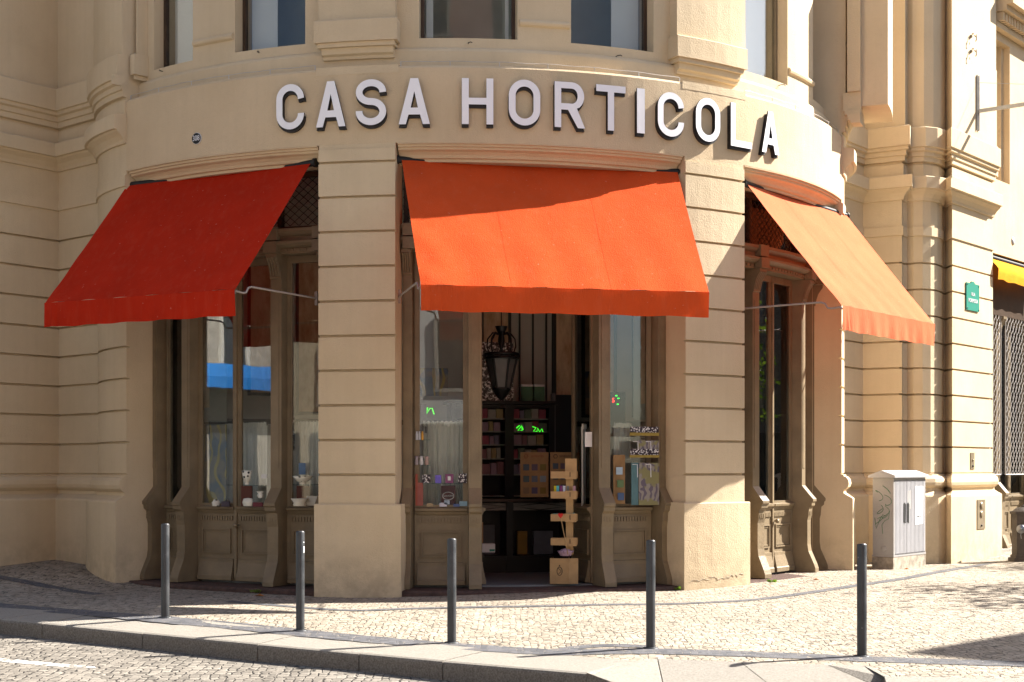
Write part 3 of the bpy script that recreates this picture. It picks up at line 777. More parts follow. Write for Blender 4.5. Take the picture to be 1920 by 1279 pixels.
def curve_mesh(polys, depth, name):
    cu = bpy.data.curves.new(name, 'CURVE'); cu.dimensions = '2D'; cu.fill_mode = 'BOTH'; cu.extrude = depth/2
    for P in polys:
        sp = cu.splines.new('POLY'); sp.points.add(len(P)-1)
        for i, p in enumerate(P): sp.points[i].co = (p[0], p[1], 0, 1)
        sp.use_cyclic_u = True
    ob = bpy.data.objects.new(name, cu); me = bpy.data.meshes.new_from_object(ob); bpy.data.objects.remove(ob); bpy.data.curves.remove(cu)
    return me
def text_mesh(txt, size, depth=.004, align='CENTER', name='lettering'):
    cu = bpy.data.curves.new(name, 'FONT'); cu.body = txt; cu.size = size; cu.extrude = depth/2; cu.align_x = align; cu.align_y = 'CENTER'; cu.resolution_u = 3
    ob = bpy.data.objects.new(name, cu); me = bpy.data.meshes.new_from_object(ob); bpy.data.objects.remove(ob); bpy.data.curves.remove(cu); return me
def place_mesh(me, name, fr, parent, mats, label=None, front=None):
    "mesh (x, y, z) -> frame x, z(up), y(outward)"
    base = world_loc(parent)
    for v in me.vertices:
        p = fr.p(v.co.x, v.co.z, v.co.y) + UP*EYE - base; v.co = p
    me.materials.clear()
    for m in mats: me.materials.append(m)
    if front is not None:
        me.update()
        for p in me.polygons: p.material_index = 0 if p.normal.dot(fr.y) > .8 else 1
    ob = bpy.data.objects.new(name, me); COL.objects.link(ob); ob.parent = parent
    if label: ob['label'] = label
    return ob
LET = [('C',518,570,155,239,1), ('A',592.5,647.5,149.5,236,1), ('S',667,724,145.5,232.5,1), ('A',747.5,806,145,231,1), ('H',866,925,146,231,1), ('O',954,1013,148.5,234,1), ('R',1040,1097,153,239,1),
       ('T',1118,1173,161,246.6,1), ('I',1194.5,1209,167.5,252,1), ('C',1233.6,1282.6,174,257,1), ('O',1305,1350.5,184,265,1), ('L',1370.6,1410,193,276,1), ('A',1429,1461,208,291,1)]
LD = .022; RL = R + .07
sign = thing('shop_sign', 'large white block letters with dark sides reading CASA HORTICOLA on the curved frieze', 'sign', cyl(TA, R, 4.3))
for ch, x0, x1, y0, y1, _ in LET:
    t0, t1 = theta(x0, RL), theta(x1, RL); a, b = cyl(t0, RL), cyl(t1, RL); w_ = (b-a).length
    tm = (t0+t1)/2; D = (a.y+b.y)/2; zt, zb = 4.968, 4.382; hgt = zt-zb
    me = curve_mesh(glyph(ch, w_/hgt), LD/hgt, 'letter')
    for v in me.vertices: v.co *= hgt
    d = (b-a).normalized(); fr = Fr(v3(a.x, a.y, zb) - v3(d.y, -d.x, 0)*LD/2, d, v3(d.y, -d.x, 0))
    place_mesh(me, 'letter', fr, sign, [M['white_metal'], M['letter_side']], front=True)
    me = curve_mesh(glyph(ch, w_/hgt), .046/hgt, 'letter_back')
    for v in me.vertices: v.co *= hgt
    fb = Fr(fr.o - fr.y*(.011+.0235) - UP*.036, fr.x, fr.y); place_mesh(me, 'letter_back', fb, sign, [M['letter_side']])

# ---------------------------------------------------------------- awnings
def awning(name, label, top, proj, zb, val, arm_side, cm='canvas', sh=0.0):
    (xa, Da, ya), (xb, Db, yb) = top
    a, b = ray(xa, Da, ya), ray(xb, Db, yb); z = (a.z+b.z)/2; a.z = b.z = z
    d = b-a; w_ = d.length; d.normalize(); n = v3(d.y, -d.x, 0)
    root = thing(name, label, 'awning', (a+b)/2)
    rng = random.Random(name+label)
    rows = []; NU, NV = 48, 22; drop = z-zb
    for j in range(NV+1):
        t = j/NV; row = []
        for i in range(NU+1):
            s_ = i/NU; sag = -.035*math.sin(math.pi*t)*(1-.4*abs(2*s_-1))
            rip = .006*math.sin(s_*37+1.3*math.sin(t*5))*t*t + .012*math.exp(-((s_-.03)/.03)**2)*math.sin(t*22)*t
            row.append(a + d*(w_*s_*(1-sh*t)) + n*(proj*t + (rip-sag*.0)) + UP*(-drop*t + sag + rip))
        rows.append(row)
    mb = MB(); mb.grid(rows); can = mb.build('canopy', M[cm], root)
    mb = MB(); rows2 = []
    for j in range(9):
        t = j/8; row = []
        for i in range(NU*2+1):
            s_ = i/(NU*2); rip = .010*math.sin(s_*61+rng.random()*.6)*t + .012*math.sin(s_*23)*t + .03*math.exp(-((s_-.05)/.03)**2)*math.sin(s_*160)*t
            row.append(a + d*(w_*s_*(1-sh)) + n*(proj+.004 + rip) + UP*(-drop - val*t + .006*math.sin(s_*31)*t))
        rows2.append(row)
    mb.grid(rows2); mb.build('valance', M[cm], root)
    for s_ in (.31, .655):
        mb = MB()
        pr = []
        for o in (-.01, .01):
            q = s_ + o/w_; rw = []
            for t in [k/22 for k in range(23)]:
                rip = .006*math.sin(q*37+1.3*math.sin(t*5))*t*t
                rw.append(a + d*(w_*q*(1-sh*t)) + n*(proj*t + rip + .0012) + UP*(-drop*t -.035*math.sin(math.pi*t)*(1-.4*abs(2*q-1)) + rip + .0012))
            pr.append(rw)
        mb.grid(pr); mb.build('seam', M[cm], root)
    mb = MB(); mb.tube([a - n*.03 + UP*.0 - d*.03, b - n*.03 + d*.03], .045, 14); mb.lathe([(.06, 0), (.06, .04)], a - n*.03 - d*.07, 14, axis=d); mb.lathe([(.06, 0), (.06, .04)], b - n*.03 + d*.03, 14, axis=d); mb.build('roller', M['iron'], root)
    mb = MB(); mb.tube([a + d*.01 + n*(proj-.026) - UP*(drop+.035), b - d*(.01+w_*sh) + n*(proj-.026) - UP*(drop+.035)], .016, 8); mb.build('front_bar', M['galv'], root)
    for s_, sg in ((0, 1), (w_, -1)):
        e_ = a + d*s_*(1-sh) + n*(proj-.012) - UP*(drop+.02)
        back = a + d*(s_ - sg*.02) - n*.10 + UP*(zb+.05-z)
        pts = [e_, e_ - n*.14 - UP*.012, e_ - n*.20 + UP*.0, e_ - n*.24 + UP*.06, e_ - n*.30 + UP*.08, e_ - n*.36 + UP*.08, back]
        mb = MB(); mb.tube(pts, .013, 8); mb.box(back - d*.02 - UP*.09, d*.04, n*.02, UP*.18); mb.build('arm', M['arm'], root)
    return root
M['arm'] = simple('grey_painted_arm', (.34, .30, .27), .5, .2, .1, 5)
def cD(x, r): return cyl(theta(x, r), r).y
rt = R - .13
awning('awning', 'faded red awning over the left window, wholly in shade', ((239, cD(239, R-.05)+.0, 349), (583, cD(583, rt), 303)), 1.54, 2.17, .32, 'r', 'canvas_shade_red')  # shade painted into darker red, not fading; label wording seeds the ripple
awning('awning', 'orange red awning over the open shop door, half sunlit', ((753, cD(753, rt), 298), (1270, cD(1270, rt), 322)), 1.62, 2.17, .31, 'l', 'canvas', .036)
pA, pB = (1400, cD(1400, rt), 343), (1587, 23.35, 404)
awning('awning', 'sun-bleached pale orange awning over the right window, seen edge on', (pA, pB), 1.43, 2.17, .33, 'l', 'canvas_sunlit')  # sunlight painted into paler orange, not bleaching; label wording seeds the ripple

# ---------------------------------------------------------------- bollards
BL = [(310,1158,'leftmost dark bollard, in front of the left window with its foot at the shade edge'), (563,1183,'dark bollard with a small white sticker near its top'), (847,1206,'dark bollard with a scuffed top, standing before the display window left of the door'),
      (1220,1216,'dark bollard in front of the shop window right of the open door'), (1616,1231,'dark bollard farthest right, in front of the grey utility cabinet')]
BD = [16.19, 15.24, 14.54, 14.04, 13.5]
b0 = None
for i, ((x, y, lab), D) in enumerate(zip(BL, BD)):
    p = ray(x, D); p.z = gz(p.x, p.y)
    if b0 is None:
        b0 = thing('bollard', lab, 'bollard', p, 'dark bollards along the kerb')
        mb = MB(); mb.lathe([(.044, -.05), (.044, 1.008), (.042, 1.014), (.037, 1.0165)], p, 28); mb.build('post', M['bollard'], b0)
        mb = MB(); mb.lathe([(.036, 1.012), (.036, 1.019), (0, 1.021)], p, 28); mb.build('cap', M['bollard'], b0)
        mb = MB(); mb.lathe([(.075, -.02), (.075, .006), (.07, .012), (.044, .014)], p, 28); mb.build('base_plate', M['bollard'], b0)
    else:
        c_ = copy_tree(b0); c_.location = p + UP*EYE; tag(c_, lab, 'bollard', 'dark bollards along the kerb')
        if i == 1:
            mb = MB(); th0 = -.95
            for z0, h_, a_ in ((.80, .065, .42), (.90, .012, .3)):
                mb.grid([[p + v3(.0448*math.sin(-th0+q*a_/6), -.0448*math.cos(-th0+q*a_/6), z0+zz) for q in range(7)] for zz in (h_, 0)])
            mb.build('sticker', M['paper'], c_)

rg = random.Random(21)
for k in range(3):
    th = T['p2'][0] + (T['p2'][1]-T['p2'][0])*(.05+.3*k); mb = MB()
    mb.tube([cyl(th + q*.006, R+.056, -1.50 + .018*k + rg.uniform(-.025, .025)) for q in range(9)], [.002+.004*rg.random() for q in range(9)], 5); bpart(mb, 'plaster_crack', 'concrete')
# ---------------------------------------------------------------- right facade: shopfront, signs, fittings
def post_at(o, t, n, w, parent=None):
    mb = MB(); mb.prism(POSTP, o, n, UP, t*w); bpart(mb, 'post', 'timber')
f0 = Fr(FF.p(.03, -.34, 0), FF.x, FF.y)
post_at(FF.p(1.0, -.20, 0), FF.x, FF.y, .17); post_at(FF.p(2.75, -.20, 0), FF.x, FF.y, .17)
unit(f0, .95, 'shop_window'); unit(Fr(FF.p(1.19, -.34, 0), FF.x, FF.y), .76, 'door'); unit(Fr(FF.p(1.96, -.34, 0), FF.x, FF.y), .76, 'door')
mb = MB(); mb.fbox(FF, 0.03, 5.2, -.45, -.1, 2.85, 3.95); bpart(mb, 'entablature', 'timber_dark')
mb = MB(); mb.fbox(FF, 0.0, 5.2, -2.2, -2.1, -2, 3.95); mb.fbox(FF, 2.95, 5.2, -.4, -.2, -2, 2.85); bpart(mb, 'interior_wall', 'panel_line')
mb = MB(); mb.fbox(FF, 0.0, 5.2, -.5, .12, -2.2, -1.50); bpart(mb, 'doorstep', 'granite')
def grille(s0, s1, z0, z1, y):
    mb = MB(); st = .15; hz = .19; n = int((s1-s0)/st)+1; q = int((z1-z0)/hz)
    for sg in (-1, 1):
        for k in range(-q, n+q+1):
            pts = []
            for j in range(q*2+1):
                s_ = s0 + k*st + sg*j*st*.5; 
                if s0 <= s_ <= s1: pts.append(FF.p(s_, y + (.012 if j % 2 else -.004), z0 + j*hz/2))
            if len(pts) > 1: mb.tube(pts, .0062, 4)
    for s_ in (s0, s1): mb.tube([FF.p(s_, y, z0), FF.p(s_, y, z1)], .012, 5)
    for z in (z0, z1): mb.tube([FF.p(s0, y, z), FF.p(s1, y, z)], .012, 5)
    bpart(mb, 'grille', 'wire')
grille(.03, .98, -.12, 3.5, -.12); grille(1.22, 2.7, -.12, 3.5, -.12)
ya = thing('awning', 'bright yellow canvas awning rolled high over the grilled window at the right edge', 'awning', FF.p(1.2, .1, 3.7))
mb = MB(); r1 = []; 
for j, (o, z) in enumerate([(-.05, 3.86), (.05, 3.79), (.14, 3.70), (.20, 3.62), (.205, 3.54), (.20, 3.42)]):
    r1.append([FF.p(.02 + k*.1, o + .012*math.sin(k*1.3+j)*(j > 2), z + .01*math.sin(k*.9)*(j > 3)) for k in range(27)])
mb.grid(r1); mb.build('canopy', M['canvas_yellow'], ya)
mb = MB(); mb.tube([FF.p(.0, -.06, 3.87), FF.p(2.7, -.06, 3.87)], .05, 12); mb.build('roller', M['iron'], ya)

PF = Fr(v3(*rp(1785.5, 25.62), 0), v3(fd.x, fd.y, 0), v3(fn.x, fn.y, 0))
def son(x, off=0.0):
    t = (x-HX)/F; o = PF.p(0, off, 0); return (t*o.y - o.x)/(PF.x.x - t*PF.x.y)
def zon(x, y, off=0.0):
    p = PF.p(son(x, off), off, 0); return zat(y, p.y)
# green street name plate
s0, s1 = son(1812, .02), son(1836, .02); zt, zb = zon(1820, 531, .02), zon(1820, 582, .02)
sp_ = thing('street_sign', 'small green enamel street name plate with white letters on the sunlit corner pier', 'sign', PF.p((s0+s1)/2, .01, (zt+zb)/2))
mb = MB(); w_ = s1-s0; h_ = zt-zb
mb.prism([(0, 0), (w_, 0), (w_, h_), (w_*.66, h_), (w_*.6, h_+.035), (w_*.4, h_+.035), (w_*.34, h_), (0, h_)], PF.p(s0, .006, zb), PF.x, UP, PF.y*.018)
mb.build('plate', M['green_sign'], sp_)
place_mesh(text_mesh('RUA', .085), 'lettering', Fr(PF.p((s0+s1)/2, .028, zb+h_*.60), PF.x, PF.y), sp_, [M['paper']])
place_mesh(text_mesh('FORMOSA', .095), 'lettering', Fr(PF.p((s0+s1)/2, .028, zb+h_*.36), PF.x, PF.y), sp_, [M['paper']])
for a, b in ((.03, .03), (.03, h_-.03), (w_-.03, .03), (w_-.03, h_-.03)):
    mb = MB(); mb.lathe([(.012, 0), (.010, .01), (0, .013)], PF.p(s0+a, .024, zb+b), 8, axis=PF.y); mb.build('screw', M['iron'], sp_)
# plates set in the masonry
def plate(x0, x1, y0, y1, off, name, label, cat, discs):
    a, b = son(x0, off), son(x1, off); zt, zb = zon((x0+x1)/2, y0, off), zon((x0+x1)/2, y1, off)
    r_ = thing(name, label, cat, PF.p((a+b)/2, off, (zt+zb)/2)); m1 = MB(); m1.fbox(PF, a, b, off-.004, off+.012, zb, zt); m1.build('cover', M['brass'], r_)
    for u, q, r in discs:
        m1 = MB(); m1.lathe([(r, 0), (r, .012), (r*.6, .02), (0, .02)], PF.p(a+(b-a)*u, off+.012, zb+(zt-zb)*q), 14, axis=PF.y); m1.build('dial', M['iron'] if r < .02 else M['brass'], r_)
plate(1819, 1826, 849, 880, 0, 'doorbell_panel', 'narrow metal bell panel set in the pier above the plinth moulding', 'doorbell', [(.5, .2, .018), (.5, .55, .02)])
plate(1831.5, 1846, 937, 992, .17, 'meter_cover', 'tall metal meter cover with two round dials low on the sunlit plinth', 'meter cover', [(.5, .8, .06), (.5, .5, .06), (.5, .12, .018)])
# lamp hooks
for yy, lab in ((70, 'upper one of two ornate iron hooks high on the sunlit pier'), (98, 'lower one of two ornate iron hooks high on the sunlit pier')):
    s_, z = son(1813), zon(1813, yy); r_ = thing('wall_hook', lab, 'hook', PF.p(s_, 0, z), 'iron wall hooks')
    mb = MB(); mb.lathe([(.05, 0), (.06, .02), (.035, .06), (.015, .10)], PF.p(s_, 0, z), 12, axis=PF.y); mb.build('rosette', M['rust'] if 'rust' in M else M['brass'], r_)
    mb = MB(); mb.tube([PF.p(s_, .08, z) + PF.y*(.07*k/8) + UP*(.05*math.sin(k*.45)) for k in range(9)] + [PF.p(s_, .17, z+.02-.02*k) for k in range(6)] + [PF.p(s_, .15, z-.10)], .009, 6)
    mb.tube([PF.p(s_-.03, .03+.03*math.cos(a), z-.12+.055*math.sin(a)) for a in [k*.63 for k in range(10)]], .008, 5, closed=True)
    mb.tube([PF.p(s_-.03, .03, z-.065), PF.p(s_, .03, z)], .008, 5)
    mb.build('hook', M['brass'], r_)
# projecting banner arm
s_ = son(1826); z0, z1 = zon(1826, 246), zon(1826, 143); br = thing('banner_bracket', 'grey steel channel on the wall with a long projecting arm and stay wires', 'bracket', PF.p(s_, 0, (z0+z1)/2))
mb = MB(); mb.fbox(PF, s_-.045, s_+.045, .002, .03, z0, z1); mb.fbox(PF, s_-.045, s_-.03, .03, .09, z0, z1); mb.fbox(PF, s_+.03, s_+.045, .03, .09, z0, z1); mb.build('channel', M['galv'], br)
za = zon(1826, 210); mb = MB(); mb.box(PF.p(s_-.025, .03, za-.03), PF.x*.05, PF.y*2.6, UP*.06); mb.build('arm', M['galv'], br)
mb = MB(); mb.tube([PF.p(s_, .05, z1-.12), PF.p(s_+.1, 2.5, za+.05)], .004, 5); mb.build('stay_wire', M['galv'], br)
mb = MB(); mb.tube([PF.p(s_, .05, z1-.2), PF.p(s_-.15, .02, z0-.45)], .003, 5); mb.build('stay_wire', M['galv'], br)
# oval number plate 308
th = theta(369.5, R); p = cyl(th, R+.002, zat(260, cyl(th, R).y)); fr = Fr(p, tang(th), outn(th))
npn = thing('house_number', 'small oval black plate with white number 308 on the frieze at left', 'number plate', p)
mb = MB(); mb.prism([(.083*math.cos(k*.314), .078*math.sin(k*.314)) for k in range(20)], fr.o, fr.x, UP, fr.y*.010); mb.build('rim', M['paper'], npn)
mb = MB(); mb.prism([(.077*math.cos(k*.314), .072*math.sin(k*.314)) for k in range(20)], fr.o+fr.y*.0101, fr.x, UP, fr.y*.006); mb.build('plate', M['ink'], npn)
me = text_mesh('308', .105)
for v in me.vertices: v.co.x *= .8
place_mesh(me, 'lettering', Fr(fr.o+fr.y*.019, fr.x, fr.y), npn, [M['paper']])
# round number plate on the right wall
p = FF.p(1.28, .0, zat(452, FF.p(1.28, 0, 0).y)); npn = thing('house_number', 'small round number plate above the yellow awning', 'number plate', p)
mb = MB(); mb.lathe([(.075, 0), (.075, .012), (.0, .014)], p, 20, axis=FF.y); mb.build('plate', M['cab_white'], npn)
# bird wires on the ledges
for (a, b, r_, z, lab) in ((TL+.01, T['p1'][0]-.01, R-.03, 5.12, 'thin bird wire on short pins along the ledge left of the first pier'), (T['p1'][1]+.01, T['p2'][0]-.01, R-.03, 5.12, 'thin bird wire on short pins along the ledge above the sign'), (T['p2'][1]+.01, TR-.02, R-.03, 5.12, 'thin bird wire on short pins along the ledge at the right end of the frieze')):
    r0 = thing('bird_wire', lab, 'bird wire', cyl(a, r_, z), 'bird wires along the ledge')
    n = int((b-a)*6.4/.55)
    mb = MB(); mb.tube([cyl(a+(b-a)*k/40, r_, z+.085+.004*math.sin(k)) for k in range(41)], .004, 4); mb.build('wire', M['wire'], r0)
    for k in range(n+1):
        t_ = a+(b-a)*k/n; mb = MB(); mb.tube([cyl(t_, r_, z-.01), cyl(t_, r_, z+.09)], .006, 5); mb.build('pin', M['wire'], r0)
# little hooks / cable stubs on the wall
for x, y, lab in ((305, 134, 'tiny rusty hook under the leftmost upper window'), (486, 99, 'tiny rusty hook under the second upper window'), (878, 82, 'tiny rusty hook under the middle upper window'), (1155, 106, 'tiny bent rusty hook under the fourth upper window'), (1460, 160, 'tiny bent rusty hook under the fifth upper window')):
    th = theta(x, R-.26); p = cyl(th, R-.26, zat(y, cyl(th, R-.26).y)); mb = MB(); mb.tube([p, p+outn(th)*.05, p+outn(th)*.08+tang(th)*.03, p+outn(th)*.08+tang(th)*.05-UP*.01], .006, 5)
    tag(mb.build('wall_hook', M['iron']), lab, 'hook', 'rusty hooks under the upper windows')

# ---------------------------------------------------------------- utility cabinet
c0 = onground(1675, 1068); fdx = v3(fd.x, fd.y, 0); fnx = v3(fn.x, fn.y, 0); CF = Fr(v3(c0.x, c0.y, 0), fdx, fnx)
W_c, D_c = 1.24, .36; zb = c0.z; z1 = zat(1045, c0.y); z2 = zat(896, c0.y)
cab = thing('utility_cabinet', 'grey utility cabinet with ribbed doors and green scribbles on its side', 'cabinet', c0)
mb = MB(); mb.fbox(CF, 0, W_c, -D_c, 0, zb-.4, z1-.006); mb.build('base', M['concrete'], cab)
mb = MB(); mb.fbox(CF, .01, W_c-.01, -D_c+.01, -.03, z1+.03, z2); mb.fbox(CF, .0, W_c, -D_c, .005, z1, z1+.028); mb.fbox(CF, .01, .06, -.03, 0, z1+.03, z2); mb.fbox(CF, W_c-.035, W_c-.01, -.03, 0, z1+.03, z2); mb.fbox(CF, .06, W_c-.035, -.03, -.005, z2-.03, z2); mb.build('body', M['cab_metal'], cab)
mb = MB(); e_ = .045
mb.prism([(-D_c-e_, 0), (e_, 0), (e_, .035), (-D_c/2, .115), (-D_c-e_, .035)], CF.p(-e_, 0, z2+.002), CF.y, UP, CF.x*(W_c+2*e_)); mb.build('roof', M['cab_white'], cab)
xm = .06 + (W_c-.095)*.36
for a, b in ((.062, xm-.006), (xm+.006, W_c-.037)):
    mb = MB(); mb.fbox(CF, a, b, -.028, -.012, z1+.035, z2-.032)
    n = int((b-a)/.05)
    for k in range(n): mb.fbox(CF, a+(b-a)*(k+.2)/n, a+(b-a)*(k+.8)/n, -.0119, .004, z1+.05, z2-.05)
    d_ = mb.build('door', M['cab_white'], cab)
    hx = b-.075 if a < .1 else a+.045
    mb = MB(); mb.prism([(0, .02), (.065, .0), (.075, .30), (.03, .33), (.0, .31)], CF.p(hx-.02, .0045, z1+.52), CF.x, UP, CF.y*.006); mb.build('handle_recess', M['ink'], d_)
mb = MB(); mb.prism([(0, 0), (.31, .01), (.32, .62), (.01, .62)], CF.p(W_c-.43, .0045, z2-.76), CF.x, UP, CF.y*.003); po = mb.build('poster', M['paper'], cab)
for k in range(3): place_mesh(text_mesh('aviso ao', .05, .001), 'lettering', Fr(CF.p(W_c-.28, .009, z2-.62-.06*k), CF.x, CF.y), po, [M['ink']]) if k < 1 else None
mb = MB(); mb.prism([(0, 0), (.17, .02), (.16, .33), (.02, .30)], CF.p(xm+.03, .0045, z2-.52), CF.x, UP, CF.y*.002); mb.build('torn_poster', M['cab_metal'], cab)
LFc = Fr(CF.p(.01, 0, 0), -CF.y, -CF.x)     # left side: x runs backwards
rg = random.Random(3)
def scrib(pts): 
    mb = MB(); mb.tube([LFc.p(D_c*(1-u), .003, z2-.08-h) for u, h in pts], .0035, 4); mb.build('scribble', M['green_ink'], cab)
for (cx_, cy_, kk) in ((.62, .12, 1), (.3, .2, 2), (.72, .28, 3), (.35, .42, 4), (.6, .5, 5), (.3, .6, 6)):
    scrib([(cx_+.16*math.sin(kk*1.7+t*1.9)+.02*t, cy_-.02+.07*math.cos(kk+t*1.3)+.01*t) for t in [q*.22 for q in range(16)]])
scrib([(.12, .55), (.2, .72), (.36, .58), (.5, .5), (.62, .52)]); scrib([(.5, .80), (.46, .66), (.58, .60), (.78, .56), (.8, .42), (.6, .36)])
mb = MB(); mb.lathe([(.045, 0), (.045, .006), (.038, .008), (0, .008)], LFc.p(D_c*.45, .0, z1+.13), 20, axis=LFc.y); mb.build('round_cover', M['cab_metal'], cab)

# ---------------------------------------------------------------- hydrant at the right edge
h0 = onground(1912, 1052); hy = thing('hydrant', 'grey cast iron street hydrant with a round side outlet, cut by the right edge', 'hydrant', h0)
HF = Fr(h0 + v3(.07, 0, 0), v3(.96, .28, 0), v3(.28, -.96, 0))
def hexa(w, d): return [(w*math.cos(rad(22.5+45*k)), d*math.sin(rad(22.5+45*k))) for k in range(8)]
mb = MB(); mb.prism(hexa(.27, .25), HF.p(0, 0, -.1), HF.x, HF.y, UP*.16); mb.prism(hexa(.23, .21), HF.p(0, 0, .06), HF.x, HF.y, UP*.05); mb.build('base', M['hydrant'], hy)
mb = MB(); mb.prism(hexa(.205, .19), HF.p(0, 0, .11), HF.x, HF.y, UP*.70)
for k in range(9): mb.fbox(HF, -.035+k*.018, -.026+k*.018, .17, .182, .14, .78)
mb.build('body', M['hydrant'], hy)
mb = MB(); mb.prism(hexa(.24, .22), HF.p(0, 0, .812), HF.x, HF.y, UP*.045); mb.lathe([(.20, 0), (.12, .06), (.05, .075), (.05, .10), (0, .11)], HF.p(0, 0, .858), 12); mb.build('cap', M['hydrant'], hy)
oa = HF.p(-.15, .14, .56); mb = MB(); od = (HF.y*.8 - HF.x*.6).normalized(); mb.lathe([(.06, -.03), (.06, .03), (.075, .035), (.078, .08), (.06, .095), (.02, .10), (.02, .13), (0, .135)], oa, 18, axis=od); mb.build('outlet', M['galv'], hy)
mb = MB(); mb.tube([oa+od*.1-UP*(.02+.018*k) + v3(.004*math.sin(k), 0, 0) for k in range(9)], .005, 5); mb.build('chain', M['galv'], hy)

# ---------------------------------------------------------------- inside the shop
def std(name, label, cat, loc, group=None): return thing(name, label, cat, loc, group)
def bxm(fr, x0, x1, y0, y1, z0, z1, name, mat, parent, label=None):
    m1 = MB(); m1.fbox(fr, x0, x1, y0, y1, z0, z1); return m1.build(name, mat, parent, label=label)
def pxframe(x, D, ang=0.0):
    p = ray(x, D); t = v3(math.cos(ang), math.sin(ang), 0); return Fr(p, t, v3(t.y, -t.x, 0))
FLOOR = -1.55; ang = TA
W = {}
def col(name, c, r=.6): 
    if name not in M: M[name] = simple(name, c, r, 0, .15, 9)
    return M[name]
wood = col('pale_plywood', (.42, .26, .12), .6); kraft = col('brown_cardboard', (.30, .18, .085), .8); mahog = col('dark_mahogany', (.045, .018, .010), .35)
# lantern
lp = ray(940, 20.9); L0 = std('lantern', 'black iron hanging lantern with crown top inside the doorway', 'lantern', v3(lp.x, lp.y, zat(690, 20.9)))
zz = lambda y: zat(y, 20.9)
mb = MB(); mb.tube([v3(lp.x, lp.y, 4.1), v3(lp.x, lp.y, zz(612))], .008, 6); mb.build('chain', M['black'], L0)
mb = MB(); mb.lathe([(.09, zz(612)), (.04, zz(628)), (.05, zz(640)), (.02, zz(655)), (.02, zz(668))], v3(lp.x, lp.y, 0), 12); mb.build('crown', M['black'], L0)
for k in range(8):
    a = k*.785; mb = MB(); mb.tube([v3(lp.x+math.cos(a)*r, lp.y+math.sin(a)*r, z) for r, z in ((.03, zz(628)), (.12, zz(624)), (.19, zz(636)), (.2, zz(650)), (.17, zz(662)))], .012, 5); mb.build('scroll', M['black'], L0)
mb = MB()
for k in range(6):
    a = k*1.047; mb.tube([v3(lp.x+math.cos(a)*.23, lp.y+math.sin(a)*.23, zz(664)), v3(lp.x+math.cos(a)*.12, lp.y+math.sin(a)*.12, zz(730))], .016, 5)
for r_, z in ((.24, zz(664)), (.235, zz(672)), (.12, zz(730))): mb.tube([v3(lp.x+math.cos(a)*r_, lp.y+math.sin(a)*r_, z) for a in [q*.5236 for q in range(12)]], .02, 5, closed=True)
mb.lathe([(.13, zz(730)), (.08, zz(742)), (.02, zz(750))], v3(lp.x, lp.y, 0), 12); mb.build('cage', M['black'], L0)
mb = MB(); mb.lathe([(.115, zz(729)), (.21, zz(668))], v3(lp.x, lp.y, 0), 6, sm=False); mb.build('lantern_panes', col('smoked_panes', (.10, .095, .09), .3), L0)
# tall black cabinet with books
BC = pxframe(905, 23.4, ang); kx = 23.4/F; zc = lambda y: zat(y, 23.5)
cabn = std('glazed_cabinet', 'tall black glazed cabinet full of packets against the back wall', 'cabinet', BC.p(.55, 0, FLOOR))
CW = 1.16
bxm(BC, -.5, CW, -.45, -.40, FLOOR, zc(758), 'back', M['black'], cabn)
for a, b in ((-.5, -.42), (.36, .50), (CW-.09, CW)): bxm(BC, a, b, -.40, 0, FLOOR, zc(758), 'upright', M['black'], cabn)
bxm(BC, -.55, CW+.05, -.47, .05, zc(758), zc(752), 'top', M['black'], cabn)
for y in (785, 809, 834, 860, 890, 930): bxm(BC, -.42, CW-.09, -.39, -.05, zc(y)-.012, zc(y)+.004, 'shelf', col('pale_shelf', (.25, .25, .23)), cabn)
bxm(BC, -.42, CW-.09, -.01, .01, zc(765), zc(759), 'rail', M['black'], cabn)
rg = random.Random(11)
cols = [(.22, .10, .11), (.30, .22, .10), (.16, .14, .20), (.30, .27, .24), (.25, .05, .08), (.10, .14, .10), (.26, .17, .22)]
for ri, (y0, y1) in enumerate(((785, 766), (809, 790), (834, 814), (860, 839), (890, 866))):
    for sx, (xa, xb) in enumerate(((.0, .35), (.51, CW-.1))):
        x = xa
        while x < xb-.07:
            w_ = rg.uniform(.07, .15); c_ = rg.choice(cols); 
            m1 = MB(); m1.fbox(BC, x, min(x+w_-.012, xb), -.2, -.09, zc(y0)+.006, zc(y0)+.006+(zc(y1)-zc(y0))*rg.uniform(.75, .98))
            tag(m1.build('packet', col('packet_%d' % cols.index(c_), c_)), 'small coloured packet standing in the rows behind the cabinet glass', 'packet', 'packets in the black cabinet'); x += w_
# picture and tins on top of the cabinet
foil = NT('glittering_foil'); cc = foil.coord(); n1_ = foil.noise(cc, 26, 4, .7, .5, .6); foil.bsdf(foil.mix(n1_, (.02, .02, .02), (.75, .75, .72)), .35, .2, None, .5)
pt = std('picture', 'glittering black and silver picture leaning above the cabinet', 'picture', BC.p(.3, -.2, zc(745)))
bxm(BC, .03, .54, -.25, -.22, zc(752)+.004, zc(640), 'canvas', foil.mat, pt)
for x0 in (984, 1007):
    a = (x0-905)*23.3/F; m1 = MB(); m1.fbox(BC, a, a+.165, -.2, -.08, zc(752)+.002, zc(722)); 
    tn = std('tin_box', 'green tin with pale lid, %s of two above the cabinet' % ('left' if x0 < 1000 else 'right'), 'tin', BC.p(a, -.1, zc(752)), 'green tins')
    m1.build('tin', col('green_tin', (.07, .16, .09)), tn); bxm(BC, a, a+.165, -.202, -.078, zc(724), zc(720), 'lid', M['paper'], tn)
